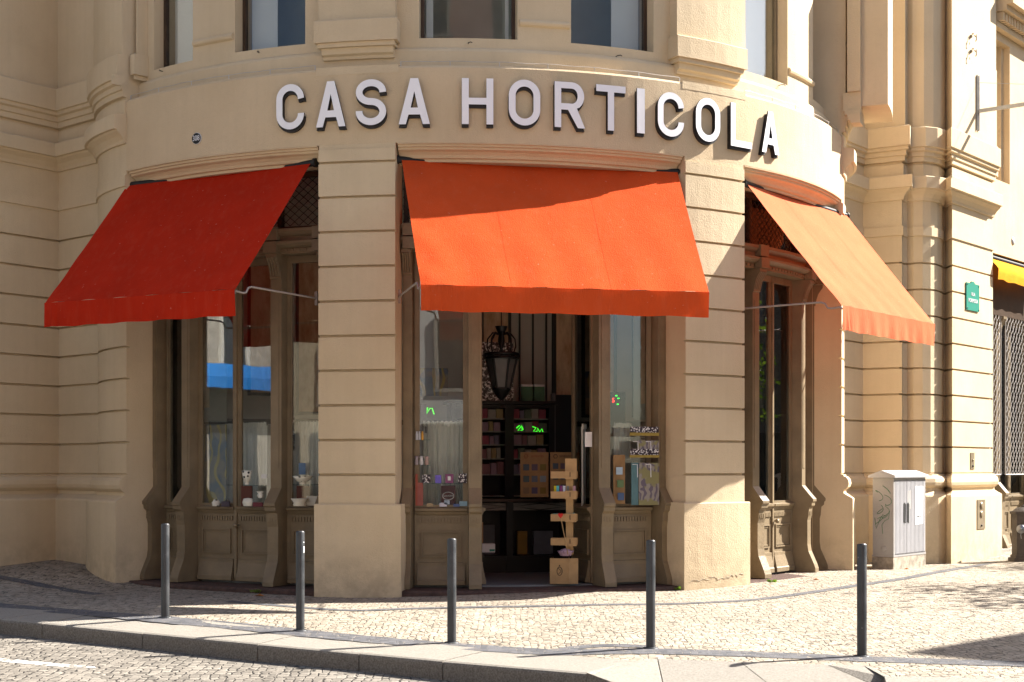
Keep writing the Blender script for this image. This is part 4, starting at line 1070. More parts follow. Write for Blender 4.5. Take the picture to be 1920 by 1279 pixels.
# dark inner door
DF = pxframe(1041, 23.7, ang); bxm_r = std('inner_door', 'black inner door between marble panels', 'door', DF.p(.3, 0, FLOOR))
bxm(DF, 0, .8, -.1, -.02, FLOOR, zat(740, 23.7), 'leaf', M['black'], bxm_r); bxm(DF, -.05, 0, -.1, .02, FLOOR, zat(738, 23.7), 'frame', col('grey_frame', (.12, .12, .12)), bxm_r)
# counter
KF = pxframe(860, 22.0, ang); zt_ = zat(936, 22); ct = std('counter', 'dark wooden shop counter with diamond inlay and glazed front', 'counter', KF.p(.8, 0, FLOOR))
bxm(KF, -.3, 1.75, -.6, .06, zt_-.04, zt_, 'counter_top', mahog, ct); bxm(KF, -.25, 1.7, -.55, -.5, FLOOR, zt_-.05, 'back_panel', M['black'], ct)
for a in (-.25, .72, 1.64): bxm(KF, a, a+.1, -.5, 0, FLOOR, zt_-.042, 'upright', M['black'], ct)
bxm(KF, -.15, 1.64, -.5, -.01, FLOOR, FLOOR+.25, 'plinth', M['black'], ct)
for a, b in ((-.14, .71), (.83, 1.63)):
    bxm(KF, a, b, -.03, -.01, zt_-.17, zt_-.06, 'inlay_panel', col('inlay_grey', (.2, .18, .16)), ct)
    m1 = MB(); z_ = zt_-.115; m = (a+b)/2
    m1.tube([KF.p(a, -.005, z_), KF.p(m, -.005, zt_-.065), KF.p(b, -.005, z_), KF.p(m, -.005, zt_-.165)], .008, 4, closed=True); m1.build('inlay_line', M['black'], ct)
for a, b, z0, z1, c_ in ((.0, .25, -1.25, -.9, (.05, .10, .03)), (.3, .6, -1.2, -.75, (.10, .11, .12)), (.95, 1.1, -1.2, -.85, (.25, .14, .02)), (1.2, 1.5, -1.15, -.8, (.12, .12, .14))):
    m1 = MB(); m1.fbox(KF, a, b, -.4, -.3, FLOOR+.252, FLOOR+.25+(z1-z0)); tag(m1.build('gift_bag', col('bag_%d' % int(a*10), c_)), {0: 'leaf green bag under the counter glass', 3: 'pale grey bag under the counter glass', 9: 'amber yellow bag under the counter glass', 12: 'large grey bag at the right end under the counter'}[int(a*10)], 'bag', 'bags under the counter')
# cardboard display boards on the counter
def board(x0, x1, y0, y1, D, lab, logo):
    fr = pxframe(x0, D, ang*.6); w_ = (x1-x0)*D/F; z0, z1 = zat(y1, D), zat(y0, D); b_ = std('display_board', lab, 'display board', fr.p(w_/2, 0, z0), 'cardboard display boards')
    bxm(fr, 0, w_, -.02, 0, z0, z1, 'board', kraft, b_); k = 0
    pc = [(.05, .07, .10), (.10, .07, .10), (.16, .13, .03), (.06, .09, .10), (.10, .12, .16), (.20, .24, .28), (.2, .13, .07), (.07, .05, .10), (.18, .12, .02)]
    for r_ in range(3):
        for c_ in range(3):
            cx_ = w_*(.2+.3*c_); cz = z0 + (z1-z0)*(.14+.26*(2-r_)); s_ = w_*.105; k += 1
            m1 = MB(); m1.fbox(fr, cx_-s_, cx_+s_, .001, .012, cz-s_*1.0, cz+s_*1.1); m1.build('pouch', col('pouch_%d' % k, pc[k-1]), b_)
    m1 = MB(); m1.tube([fr.p(w_*.2+.03*math.cos(q*1.047), .004, z1-.06+.03*math.sin(q*1.047)) for q in range(6)], .005, 4, closed=True); m1.build('logo', M['ink'] if logo else col('faded_red_ink', (.25, .07, .03)), b_)
    place_mesh(text_mesh('SEMENTES', .04, .001), 'lettering', Fr(fr.p(w_*.6, .003, z1-.06), fr.x, fr.y), b_, [M['ink'] if logo else M['faded_red_ink']])
board(976, 1029, 848, 932, 21.6, 'brown cardboard board of small pouches standing on the counter, left one', False)
board(1032, 1080, 848, 925, 21.5, 'brown cardboard board with a dark hexagon logo behind the wooden trays', True)
# laser-cut wooden stand
DS = 19.92; SF = pxframe(1034, DS, -.12); sw = 1081-1034; q = DS/F
st = std('tray_stand', 'pale plywood stand of small trays just inside the door', 'display stand', SF.p(.2, 0, FLOOR))
bxm(SF, 27*q, 40*q, -.16, -.02, zat(1040, DS), zat(862, DS), 'post', wood, st)
for y in (888, 925.5, 968, 1013):
    zt2, zb2 = zat(y-4, DS), zat(y+9, DS)
    tr = MB(); tr.fbox(SF, -.005, .34, -.17, -.162, zb2, zt2); tr.fbox(SF, -.005, .34, -.16, .05, zb2, zb2+.008); tr.fbox(SF, -.005, .003, -.16, .05, zb2+.009, zt2); tr.fbox(SF, -.005, .185, .05, .058, zb2, zt2)
    tr.prism([(.185, 0), (.34, 0), (.34, zt2-zb2+.02), (.185, zt2-zb2+.02)], SF.p(0, .058, zb2-.01), SF.x, UP, SF.y*.006); t_ = tr.build('tray', wood, st)
    bxm(SF, .25, .258, .065, .072, zb2+.02, zt2-.01, 'slot', M['ink'], t_)
bxm(SF, 26*q, 48*q, .03, .04, zat(884, DS), zat(860, DS), 'headboard', wood, st)
for i_, (x0, y0, r_, c_, lb) in enumerate(((.07, 884, .035, (.02, .05, .06), 'dark green candle tin'), (.17, 884, .035, (.4, .01, .02), 'red candle tin'), (.25, 884, .028, (.35, .38, .5), 'lilac paper wrapped soap'))):
    zt2 = zat(884, DS); m1 = MB(); m1.lathe([(r_, 0), (r_, .08), (r_*.95, .085), (0, .085)], SF.p(x0, -.06, zat(897, DS)+.01), 16); tag(m1.build('candle_tin', col('ct_%d' % i_, c_, .4)), lb + ' on the topmost tray', 'tin')
for i_, (x0, c_, lb) in enumerate(((.03, (.55, .45, .02), 'yellow'), (.065, (.10, .5, .6), 'turquoise'), (.11, (.25, .05, .2), 'plum'), (.15, (.65, .65, .75), 'white'), (.20, (.2, .22, .25), 'slate'), (.24, (.6, .3, .2), 'peach'), (.285, (.45, .25, .3), 'pink'))):
    m1 = MB(); m1.fbox(SF, x0, x0+.034, -.1, -.02, zat(934, DS)+.01, zat(911, DS)); tag(m1.build('soap_box', col('sb_%d' % i_, c_)), lb + ' little box in the row on the second tray', 'box', 'little boxes on the second tray')
for i_, (x0, y, w_, h_, c_, lb) in enumerate(((.02, 976, .07, .05, (.12, .25, .2), 'teal packet on the third tray'), (.20, 976, .10, .06, (.1, .3, .28), 'row of blue green packets at the right of the third tray'), (.03, 1021, .09, .04, (.25, .15, .1), 'small brown packet on the lowest tray'), (.2, 1021, .1, .05, (.15, .1, .2), 'dark violet packet on the lowest tray'))):
    m1 = MB(); m1.fbox(SF, x0, x0+w_, -.12, -.02, zat(y+1, DS)+.009, zat(y+1, DS)+.009+h_+.04); tag(m1.build('packet', col('tp_%d' % i_, c_)), lb, 'packet')
# wooden crate with crest
BX = pxframe(1031, 19.85, -.15); q = 19.85/F; bx_ = std('wooden_box', 'pale plywood box with a dark printed crest on the shop floor by the door', 'box', BX.p(.2, 0, FLOOR))
z0, z1 = FLOOR+.012, zat(1047, 19.85)
bxm(BX, .01, .25, -.02, 0, z0, z1, 'front', wood, bx_); bxm(Fr(BX.p(.25, 0, 0), (BX.x*.85-BX.y*.5).normalized(), (BX.x*.5+BX.y*.85).normalized()), 0, .14, -.02, 0, z0, z1, 'side', wood, bx_)
bxm(BX, .0, .01, -.3, .0, z0, z1, 'side', wood, bx_)
for k in range(3):
    m1 = MB(); m1.fbox(BX, .25, .262, .0, .012, z0+.03+k*.13, z0+.09+k*.13); m1.build('finger_joint', wood, bx_)
m1 = MB(); cx_, cz_ = .13, (z0+z1)/2
m1.tube([BX.p(cx_+.035*math.cos(a), .003, cz_+.055*math.sin(a)) for a in [k*.3927 for k in range(16)]], .004, 4, closed=True); m1.build('crest_ring', M['ink'], bx_)
m1 = MB(); m1.tube([BX.p(cx_+.018*math.cos(a*2), .003, cz_+.035*math.sin(a)) for a in [k*.3927 for k in range(16)]], .003, 4, closed=True); m1.build('crest_emblem', M['ink'], bx_)
m1 = MB(); m1.prism([(-.012, 0), (.012, 0), (0, .025)], BX.p(cx_, .001, cz_+.065), BX.x, UP, BX.y*.003); m1.build('crest_crown', M['ink'], bx_)
m1 = MB(); m1.lathe([(.07, 0), (.10, .05), (.11, .07), (.10, .068)], BX.p(.2, -.08, zat(1043, 19.8)), 18); m1.lathe([(.08, .03), (.06, .085), (0, .10)], BX.p(.2, -.08, zat(1043, 19.8)), 14)
spot = NT('spotted_lilac_cloth'); vv = spot.n('ShaderNodeTexVoronoi'); vv.inputs['Scale'].default_value = 38; spot.l(spot.coord(), vv.inputs[0]); g_ = spot.math('LESS_THAN', vv.outputs['Distance'], .28); spot.bsdf(spot.mix(g_, (.42, .28, .36), (.08, .02, .06)), .8)
tag(m1.build('cloth_basket', spot.mat), 'lilac spotted cloth basket on top of the crest box', 'basket')
m1 = MB(); a_, b_ = ray(1051, 19.7, 968), ray(1065, 19.75, 1040); m1.tube([a_, b_], .006, 6); pn = std('heart_stick', 'red wooden heart on a thin stick rising from the basket', 'ornament', b_); m1.build('stick', wood, pn)
m1 = MB(); m1.prism([(0, -.04), (.032, .0), (.034, .02), (.018, .032), (0, .02), (-.018, .032), (-.034, .02), (-.032, 0)], a_+v3(0, -.006, .01), v3(1, 0, 0), UP, v3(0, -.012, 0)); m1.build('heart', col('red_paint', (.5, .01, .01)), pn)
# white carton left of the doorway
m1 = pxframe(906, 21.0, ang); cbx = std('carton', 'small white carton with green print low on the left inside the doorway', 'carton', m1.p(.05, 0, zat(1035, 21))); bxm(m1, -.1, .17, -.2, 0, zat(1036, 21), zat(1020, 21), 'box', M['paper'], cbx); bxm(m1, .09, .165, .001, .004, zat(1034, 21), zat(1030, 21), 'print', M['green_sign'], cbx)
bxm(m1, -.1, .02, -.2, -.02, FLOOR, zat(1037, 21), 'stand', M['black'], cbx)
bxm(m1, -.1, .04, -.25, -.21, zat(1020, 21), zat(980, 21), 'board', kraft, std('cardboard_sheet', 'plain cardboard sheet behind the white carton', 'cardboard', m1.p(0, -.2, zat(1020, 21))))
# clock with red and green digits
kf = pxframe(1150, 21.4, ang); ck = std('digital_clock', 'small digital display with a red five and green bars inside the right shop window', 'clock', kf.p(.05, 0, zat(750, 21.4)))
def emis(name, c, s):
    e_ = NT(name); em = e_.n('ShaderNodeEmission'); em.inputs[0].default_value = (*c, 1); em.inputs[1].default_value = s; e_.l(em.outputs[0], e_.out.inputs['Surface']); return e_.mat
bxm(kf, -.6, .18, -.06, -.002, zat(790, 21.4), zat(735, 21.4), 'panel', M['black'], ck)
place_mesh(text_mesh('5', .09, .002), 'digit', Fr(kf.p(.0, .0, zat(751, 21.4)), kf.x, kf.y), ck, [emis('red_led', (1, .03, .02), 1.2)])
for k, (a, b) in enumerate(((.03, 741), (.06, 746), (.05, 757))): bxm(kf, a, a+.03, 0, .003, zat(b+2, 21.4), zat(b, 21.4), 'digit', M.setdefault('green_led', emis('green_led', (.02, 1, .05), .7)), ck)
# reflected green neon script, modelled as glowing tubes inside the shop
def neon(x, y, D, txtpts, lab):  # glowing tubes standing in for a neon reflection
    p = ray(x, D, y); n_ = std('neon_reflection', lab, 'neon reflection', p); s_ = D/F
    for pts in txtpts:
        m1 = MB(); m1.tube([p + v3(a*s_, 0, -b*s_) for a, b in pts], .008, 6); m1.build('reflection_tube', M['neon'], n_)
M['neon'] = emis('green_neon_reflection', (.05, .8, .03), .45)
neon(780, 770, 20.6, [[(0, 6), (2, 1), (7, -5), (11, -3), (9, 4), (3, 7), (10, 2), (13, -6), (13, 4)], [(15, 7), (19, -2), (22, -6), (20, 6), (26, -4), (30, -5), (34, 7)]], 'green script tubes standing in for a neon reflection low in the window left of the door')
neon(968, 803, 22.9, [[(0, 0), (6, -5), (9, -3), (3, 4), (11, 4), (10, -6), (13, 3)]], 'short green squiggle standing in for a neon reflection in front of the black cabinet')
neon(998, 804, 22.9, [[(0, -4), (7, -2), (2, 5), (9, 5), (10, -1), (14, 6), (18, 0), (20, 6)]], 'long green squiggle standing in for a neon reflection beside the cabinet upright')

# curtains
lace = NT('sheer_cream_curtain'); lb_ = lace.n('ShaderNodeBsdfTranslucent'); lb_.inputs[0].default_value = (.93, .92, .86, 1); ld = lace.n('ShaderNodeBsdfDiffuse'); ld.inputs[0].default_value = (.9, .89, .82, 1)
lt_ = lace.n('ShaderNodeBsdfTransparent'); m1_ = lace.n('ShaderNodeMixShader'); m2_ = lace.n('ShaderNodeMixShader'); m1_.inputs[0].default_value = .25; m2_.inputs[0].default_value = .12
lace.l(ld.outputs[0], m1_.inputs[1]); lace.l(lb_.outputs[0], m1_.inputs[2]); lace.l(m1_.outputs[0], m2_.inputs[1]); lace.l(lt_.outputs[0], m2_.inputs[2]); lace.l(m2_.outputs[0], lace.out.inputs['Surface'])
def curtain(x0, x1, r_, y0, y1, lab):
    t0, t1 = theta(x0, r_), theta(x1, r_); D0 = cyl((t0+t1)/2, r_).y; z1_, z0_ = zat(y0, D0), zat(y1, D0); n = 70; L_ = (t1-t0)*r_; nf = max(3, L_/.065)
    c_ = std('curtain', lab, 'curtain', cyl((t0+t1)/2, r_, z0_), 'half height sheer curtains'); rows = []
    for j in range(12):
        v_ = j/11; rows.append([cyl(t0+(t1-t0)*i/n, r_ + (.022 + .012*math.sin(i*.35))*math.sin(i/n*nf*6.283 + .5*math.sin(v_*3+i*.1))*(.5+.7*v_) , z1_ + (z0_-z1_)*v_) for i in range(n+1)])
    m1 = MB(); m1.grid(rows); m1.build('fabric', lace.mat, c_)
    m1 = MB(); m1.grid([[cyl(t0+(t1-t0)*i/n, r_ + .02 + .012*math.sin(i*1.1), z1_ + dz + .008*math.sin(i*.9)) for i in range(n+1)] for dz in (.035, -.03)]); m1.build('ruffle', lace.mat, c_)
    m1 = MB(); m1.tube([cyl(t0, r_, z1_), cyl(t1, r_, z1_)], .008, 6); m1.build('rod', M['brass'], c_)
curtain(793, 878, R-.95, 795, 952, 'gathered cream curtain behind the display window left of the door')
curtain(1090, 1112, R-1.0, 800, 950, 'narrow bunched curtain beside the folded door leaf')
curtain(1150, 1182, R-.98, 798, 862, 'short cream curtain in the window right of the door')
curtain(425, 437, R-.95, 800, 950, 'thin end of curtain beside the tall art panel')
curtain(446, 502, R-.95, 797, 950, 'gathered cream curtain in the right leaf of the left doors')
curtain(540, 600, R-.95, 795, 950, 'gathered cream curtain next to the first pier')
curtain(1396, 1408, R-.95, 800, 950, 'sliver of curtain at the left edge of the right shopfront')
# tall art panels in the left window (plain ornamental stand-in)
art = NT('muted_ornamental_print'); cc = art.coord((1, 1, 1)); wv = art.n('ShaderNodeTexWave'); wv.inputs['Scale'].default_value = 2.2; wv.inputs['Distortion'].default_value = 9; wv.inputs['Detail'].default_value = 1; art.l(cc, wv.inputs[0])
n2_ = art.noise(cc, 3.5, 2, .5, .45, .55); cA = art.mix(n2_, (.10, .13, .17), (.22, .19, .15)); g_ = art.math('GREATER_THAN', wv.outputs['Fac'], .82); art.bsdf(art.mix(g_, cA, (.38, .30, .08)), .6)
def panel(x0, x1, y0, y1, D, ang_, name, lab, cat, mat, group=None):
    fr = pxframe(x0, D, ang_); 
    t = (x1-HX)/F; w_ = (t*fr.o.y - fr.o.x)/(fr.x.x - t*fr.x.y); m1 = MB(); m1.fbox(fr, 0, w_, -.015, 0, zat(y1, D), zat(y0, D)); o_ = m1.build(name, mat); return tag(o_, lab, cat, group)
panel(312, 338, 797, 948, 21.4, -.5, 'art_panel', 'ornamental panel in the narrow left window beside the reveal', 'panel', art.mat, 'ornamental panels')
panel(372, 424, 797, 948, 20.95, -.5, 'art_panel', 'ornamental panel behind the left leaf of the left doors', 'panel', art.mat, 'ornamental panels')
panel(535, 552, 779, 845, 20.35, -.3, 'picture', 'small framed grey picture hanging above the curtain by the first pier', 'picture', foil.mat)
# glass shelves and goods in the windows
def shelf(x0, x1, y, r0, r1, lab):
    t0, t1 = theta(x0, (r0+r1)/2), theta(x1, (r0+r1)/2); D0 = cyl((t0+t1)/2, r0).y; z = zat(y, D0); m1 = MB(); m1.sweep(arc(t0, t1, r0), [(0, z), (0, z+.008), (r1-r0, z+.008), (r1-r0, z)]); tag(m1.build('glass_shelf', M['shelfglass']), lab, 'shelf', 'glass shelves in the windows'); return z+.009
M['shelfglass'] = make_glass('greenish_shelf_glass', (.55, .72, .65), 1.0, f0=.1)
polka = NT('white_ceramic_black_dots'); vv = polka.n('ShaderNodeTexVoronoi'); vv.inputs['Scale'].default_value = 15; vv.inputs['Randomness'].default_value = .4; polka.l(polka.coord(), vv.inputs[0]); g_ = polka.math('LESS_THAN', vv.outputs['Distance'], .24); polka.bsdf(polka.mix(g_, (.62, .60, .52), (.01, .01, .01)), .2)
def lath(x, y, D, prof, name, lab, cat, mat, group=None, sx=1.0, sc=1.0):
    p = ray(x, D, y); m1 = MB(); m1.lathe([(r_*sc, h*sc) for r_, h in prof], p, 20, sx=sx); return tag(m1.build(name, mat), lab, cat, group)
VASE = [(.03, 0), (.03, .04), (.045, .05), (.07, .19), (.066, .19), (.04, .06)]; BOWL = [(.05, 0), (.05, .03), (.09, .05), (.16, .12), (.155, .12), (.08, .06)]; CUP = [(.03, 0), (.04, .05), (.03, .06), (.06, .09), (.058, .09)]
def blk(x0, x1, y0, y1, D, name, lab, cat, c_, group=None, dd=.07):
    fr = pxframe(x0, D, 0.0); m1 = MB(); w_ = (x1-x0)*D/F; z0_, z1_ = zat(y1, D), zat(y0, D); m1.fbox(fr, 0, w_, -dd, 0, z0_, z1_); o_ = m1.build(name, c_ if not isinstance(c_, tuple) else col(name+'_%d%d%d' % tuple(int(q*99) for q in c_), c_)); return tag(o_, lab, cat, group)
shelf(432, 504, 910, R-.88, R-.66, 'glass shelf holding the dotted vase in the left doors'); shelf(538, 600, 909, R-.88, R-.66, 'glass shelf holding the dotted bowl by the first pier')
lath(463, 909, 20.0, VASE, 'dotted_vase', 'white vase with black dots on the glass shelf behind the left doors', 'vase', polka.mat)
lath(465, 949, 19.95, [(.05, 0), (.065, .05), (.05, .10), (.0, .11)], 'dotted_pot', 'round dotted pot low behind the left doors', 'pot', polka.mat, sx=1.2)
lath(488, 934, 19.95, CUP, 'dotted_cup', 'small dotted footed cup near the middle post of the left opening', 'cup', polka.mat)
lath(405, 949, 20.5, [(.05, 0), (.06, .05), (.03, .09), (0, .095)], 'dotted_pot', 'cream dotted pot at the foot of the art panel', 'pot', polka.mat)
lath(568, 908, 19.75, BOWL, 'dotted_bowl', 'wide white dotted bowl on the glass shelf by the first pier', 'bowl', polka.mat, sc=.9)
lath(562, 949, 19.7, [(.08, 0), (.09, .02), (.08, .04), (.12, .10), (.115, .10)], 'lace_basket', 'cream lace basket on the window floor by the first pier', 'basket', col('cream_lace', (.6, .56, .46)))
blk(575, 600, 930, 948, 19.75, 'linen_box', 'pale linen covered box beside the lace basket', 'box', (.5, .47, .4)); blk(560, 573, 868, 890, 19.9, 'greeting_card', 'blue and pink card standing behind the dotted bowl', 'card', (.12, .20, .32), dd=.01)
blk(452, 472, 911, 949, 20.15, 'display_block', 'dark red wooden block under the dotted vase', 'block', (.10, .03, .02), 'display blocks'); blk(556, 580, 911, 945, 20.0, 'display_block', 'dark red wooden block under the dotted bowl', 'block', (.10, .03, .02), 'display blocks')
blk(474, 492, 942, 950, 19.9, 'dark_dish', 'dark red dish beside the round dotted pot', 'dish', (.12, .02, .03)); blk(415, 430, 940, 950, 20.4, 'dark_dish', 'small dark dish at the edge of the art panel', 'dish', (.06, .05, .07))
blk(980/2, 1000/2, 889, 897, 19.9, 'white_mug', 'small white box shaped mug high on the shelf behind the left doors', 'mug', (.6, .6, .58))
# left display window of the door
shelf(780, 878, 907, R-.88, R-.68, 'long glass shelf of soap boxes left of the door'); shelf(779, 808, 873, R-.86, R-.68, 'middle short glass shelf at the left window edge'); shelf(779, 808, 826, R-.86, R-.68, 'upper short glass shelf at the left window edge')
patt = NT('black_white_damask_paper'); vv = patt.n('ShaderNodeTexVoronoi'); vv.inputs['Scale'].default_value = 42; patt.l(patt.coord(), vv.inputs[0]); g_ = patt.math('LESS_THAN', vv.outputs['Distance'], .42); patt.bsdf(patt.mix(g_, (.03, .02, .03), (.6, .58, .58)), .6)
G1 = 'soap boxes on the long glass shelf'
blk(792, 807, 890, 906, 19.62, 'soap_box', 'black and white patterned soap box, leftmost on the long shelf', 'box', patt.mat, G1); blk(816, 827, 891, 906, 19.62, 'soap_box', 'violet blue soap box on the long shelf', 'box', (.16, .12, .50), G1)
blk(835, 850, 889, 906, 19.62, 'soap_box', 'plum soap box with a white label on the long shelf', 'box', (.22, .07, .16), G1); blk(839.5, 845, 893, 901, 19.615, 'soap_label', 'tiny white label in front of the plum soap box', 'label', (.7, .7, .7), dd=.004)
blk(859, 875, 888, 906, 19.62, 'soap_box', 'damask patterned soap box, rightmost on the long shelf', 'box', patt.mat, G1)
nb = blk(827, 854, 911, 949, 19.7, 'notebook', 'dark plum notebook with a pale crest standing in the left window', 'notebook', (.10, .035, .035), dd=.02)
def ringon(x, y, D, rx, ry, name, parent, mat):
    p = ray(x, D, y); m1 = MB(); m1.tube([p + v3(rx*math.cos(a), 0, ry*math.sin(a)) for a in [k*.3927 for k in range(16)]], .004, 4, closed=True); m1.build(name, mat, parent)
ringon(840.5, 930, 19.69, .075, .05, 'crest', nb, M['paper'])
place_mesh(text_mesh('SABONETE', .026, .001), 'lettering', Fr(ray(840.5, 19.69, 930), v3(1, 0, 0), v3(0, -1, 0)), nb, [M['paper']])
for i_, (x0, x1, y0, y1, c_, lb) in enumerate(((779, 783, 889, 948, (.35, .08, .05), 'tall red patterned paper at the left window edge'), (783, 793, 905, 948, (.32, .10, .08), 'rust coloured booklet with an oval at the left window edge'), (800, 812, 944, 950, (.4, .30, .18), 'small tan packet on the window floor'), (824, 838, 943, 950, (.55, .55, .65), 'white and blue wrapped sweet pile on the window floor'), (833, 843, 938, 946, (.35, .42, .5), 'pale blue little box before the notebook'), (861, 876, 940, 949, (.25, .4, .5), 'light blue box at the right end of the window floor'), (850, 862, 945, 950, (.1, .15, .35), 'flat blue booklet beside the light blue box'))):
    blk(x0, x1, y0, y1, 19.64, 'packet', lb, 'packet', c_, 'goods on the left window floor')
for i_, (x, c_) in enumerate(((781.5, (.6, .62, .65)), (786.5, (.55, .57, .6)), (792, (.65, .35, .05)))):
    lath(x, 825, 19.65, [(.014, 0), (.014, .07), (.009, .08), (.012, .095), (0, .1)], 'bottle', ('left white', 'right white', 'amber')[i_] + ' bottle on the upper short shelf', 'bottle', col('bt_%d' % i_, c_, .3), 'bottles on the upper shelf', sc=1.15)
for i_, x in enumerate((781, 790, 800)):
    lath(x, 872, 19.65, [(.02, 0), (.03, .03), (.02, .08), (.028, .11), (0, .12)], 'ribboned_bag', ('left', 'middle', 'right')[i_] + ' small cellophane bag on the middle short shelf', 'bag', col('cello_%d' % i_, ((.35, .3, .32), (.6, .6, .6), (.4, .28, .25))[i_], .2), 'cellophane bags', sc=1.0)
panel(780, 800, 757, 812, 20.0, .2, 'grey_card', 'tilted grey card with flowers at the left window edge', 'card', col('grey_card', (.22, .20, .19)))
# right display window: seed packet racks
shelf(1180, 1236, 823, R-.86, R-.68, 'upper glass shelf of the seed racks'); shelf(1180, 1236, 866, R-.86, R-.68, 'lower glass shelf of the seed racks')
flor = NT('floral_paper'); cc = flor.coord((1, 1, 1)); wv = flor.n('ShaderNodeTexWave'); wv.inputs['Scale'].default_value = 5; wv.inputs['Distortion'].default_value = 12; flor.l(cc, wv.inputs[0]); g_ = flor.math('GREATER_THAN', wv.outputs['Fac'], .6); n3 = flor.noise(cc, 6, 2, .5, .48, .54)
flor.bsdf(flor.mix(n3, flor.mix(g_, (.24, .21, .19), (.11, .09, .12)), (.20, .18, .08)), .6)
for i_, (y0, y1, b0_, b1_) in enumerate(((800, 811, 811, 817), (842, 853, 853, 858))):
    panel(1182, 1235, y0, y1, 19.95, .3, 'seed_tray', ('upper', 'lower')[i_] + ' tray of dark flower packets in the right window', 'tray', patt.mat, 'flower packet trays'); panel(1181, 1236, b0_, b1_, 19.93, .3, 'tray_edge', ('upper', 'lower')[i_] + ' yellow dotted tray edge in the right window', 'tray', col('mustard', (.28, .20, .04)), 'tray edges')
panel(1196, 1236, 826, 842, 20.0, .3, 'paper_roll', 'floral papers behind the wire holder between the trays', 'paper', flor.mat); panel(1198, 1236, 868, 947, 20.05, .3, 'paper_sheet', 'large floral paper sheet low in the right window', 'paper', flor.mat); panel(1184, 1197, 868, 947, 20.03, .3, 'paper_sheet', 'narrow blue green sheet beside the floral paper', 'paper', col('bluegreen', (.08, .16, .18)))
for i_, (x, y0, y1) in enumerate(((1196, 828, 842), (1220, 828, 842), (1195, 871, 895), (1220, 871, 895))):
    m1 = MB(); D0 = 19.85; m1.tube([ray(x-9, D0, y0), ray(x, D0, y0), ray(x+.5, D0, y1)], .005, 5); tag(m1.build('wire_holder', M['paper']), ('left', 'right')[i_ % 2] + ' white wire holder on the ' + ('upper', 'lower')[i_//2] + ' rack', 'wire holder', 'white wire holders')
def pboard(x0, x1, y0, y1, D, lab, xs):
    o_ = panel(x0, x1, y0, y1, D, .25, 'display_board', lab, 'display board', kraft, 'cardboard display boards'); k = 0
    for x, y in xs:
        k += 1; fr = pxframe(x, D-.02, .25); m1 = MB(); m1.fbox(fr, -.045, .045, 0, .008, zat(y, D)-.05, zat(y, D)+.05); m1.build('pouch', col('pw_%d' % k, ((.06, .10, .20), (.35, .45, .55), (.10, .16, .07))[k % 3]), o_)
pboard(1150, 1172, 853, 945, 20.05, 'cardboard board of blue pouches in the right window beside the post', [(1161, 883), (1163, 907), (1164, 931)]); pboard(1112, 1120, 853, 945, 20.2, 'edge of a cardboard board seen through the open door leaf', [(1117, 886), (1118, 908)])
# price tag
panel(1097, 1110, 810, 838, 20.0, .2, 'price_tag', 'white paper label hanging on the folded door leaf curtain', 'label', M['paper'])
panel(1042, 1084, 640, 735, 23.0, ang, 'picture', 'dark flower painting between marble panels above the inner door', 'picture', col('dark_green_painting', (.03, .05, .03))) if False else None
panel(1088, 1118, 632, 725, 22.6, ang, 'picture', 'dark fruit painting above the right window', 'picture', art.mat); panel(786, 840, 690, 742, 22.8, ang, 'picture', 'dark fruit painting high behind the left window', 'picture', art.mat)
# slatted blind behind the right doors
c_ = rad(53.9); bl = std('venetian_blind', 'pale slatted blind behind the right double doors', 'blind', cyl(c_, R-.9, 0)); 
f_, w_ = chord(c_-rad(6.5), c_+rad(8.5), R-.71)
m1 = MB()
for k in range(64): m1.fbox(Fr(f_.p(0, 0, -.48 + k*.042), f_.x, (f_.y*.55-UP*.83).normalized(), (UP*.55+f_.y*.83).normalized()), .03, w_-.03, -.018, .018, 0, .002)
m1.build('slats', M['blind'], bl)
m1 = MB(); m1.fbox(f_, .03, w_-.03, -.03, .03, 2.25, 2.32); m1.build('headrail', M['blind'], bl)

# ---------------------------------------------------------------- small things on the ground and plant
lf = NT('sunlit_leaf'); cc = lf.coord(); nl = lf.noise(cc, 3, 3); cl_ = lf.mix(nl, (.05, .10, .015), (.13, .18, .03)); pb = lf.n('ShaderNodeBsdfPrincipled'); lf.l(cl_, pb.inputs[0]); pb.inputs['Roughness'].default_value = .5
tb = lf.n('ShaderNodeBsdfTranslucent'); lf.l(lf.mix(1, cl_, (1.6, 1.8, .8), 'MULTIPLY'), tb.inputs[0]); mx_ = lf.n('ShaderNodeMixShader'); mx_.inputs[0].default_value = .4; lf.l(pb.outputs[0], mx_.inputs[1]); lf.l(tb.outputs[0], mx_.inputs[2]); lf.l(mx_.outputs[0], lf.out.inputs['Surface']); M['leaf'] = lf.mat
M['dead'] = simple('orange_dead_leaf', (.45, .16, .03), .7); M['bark'] = simple('bark', (.12, .09, .065), .9, 0, .4, 12, .01)
def weed(x, y, n, s, lab, seed, mat='leaf'):
    rg = random.Random(seed); p = onground(x, y); m1 = MB()
    for k in range(n):
        a = rg.uniform(0, 6.28); r_ = rg.uniform(0, s); q = p + v3(r_*math.cos(a), r_*.4*math.sin(a), .01); h = rg.uniform(.02, .06); t = v3(math.cos(a), math.sin(a), 0)*rg.uniform(.01, .03)
        m1.add([q - t*.4, q + t + UP*h*.4, q + t*1.5 + UP*h, q - t*.3 + UP*h*.7], [(0, 1, 2, 3)])
    tag(m1.build('weed', M[mat]), lab, 'weed')
weed(481, 1113, 26, .07, 'tiny green weed growing at the step of the left doors', 1); weed(1448, 1094, 14, .05, 'tiny weed beside the right doorstep', 2); weed(1268, 1108, 10, .05, 'sparse weed at the foot of the second pier', 4)
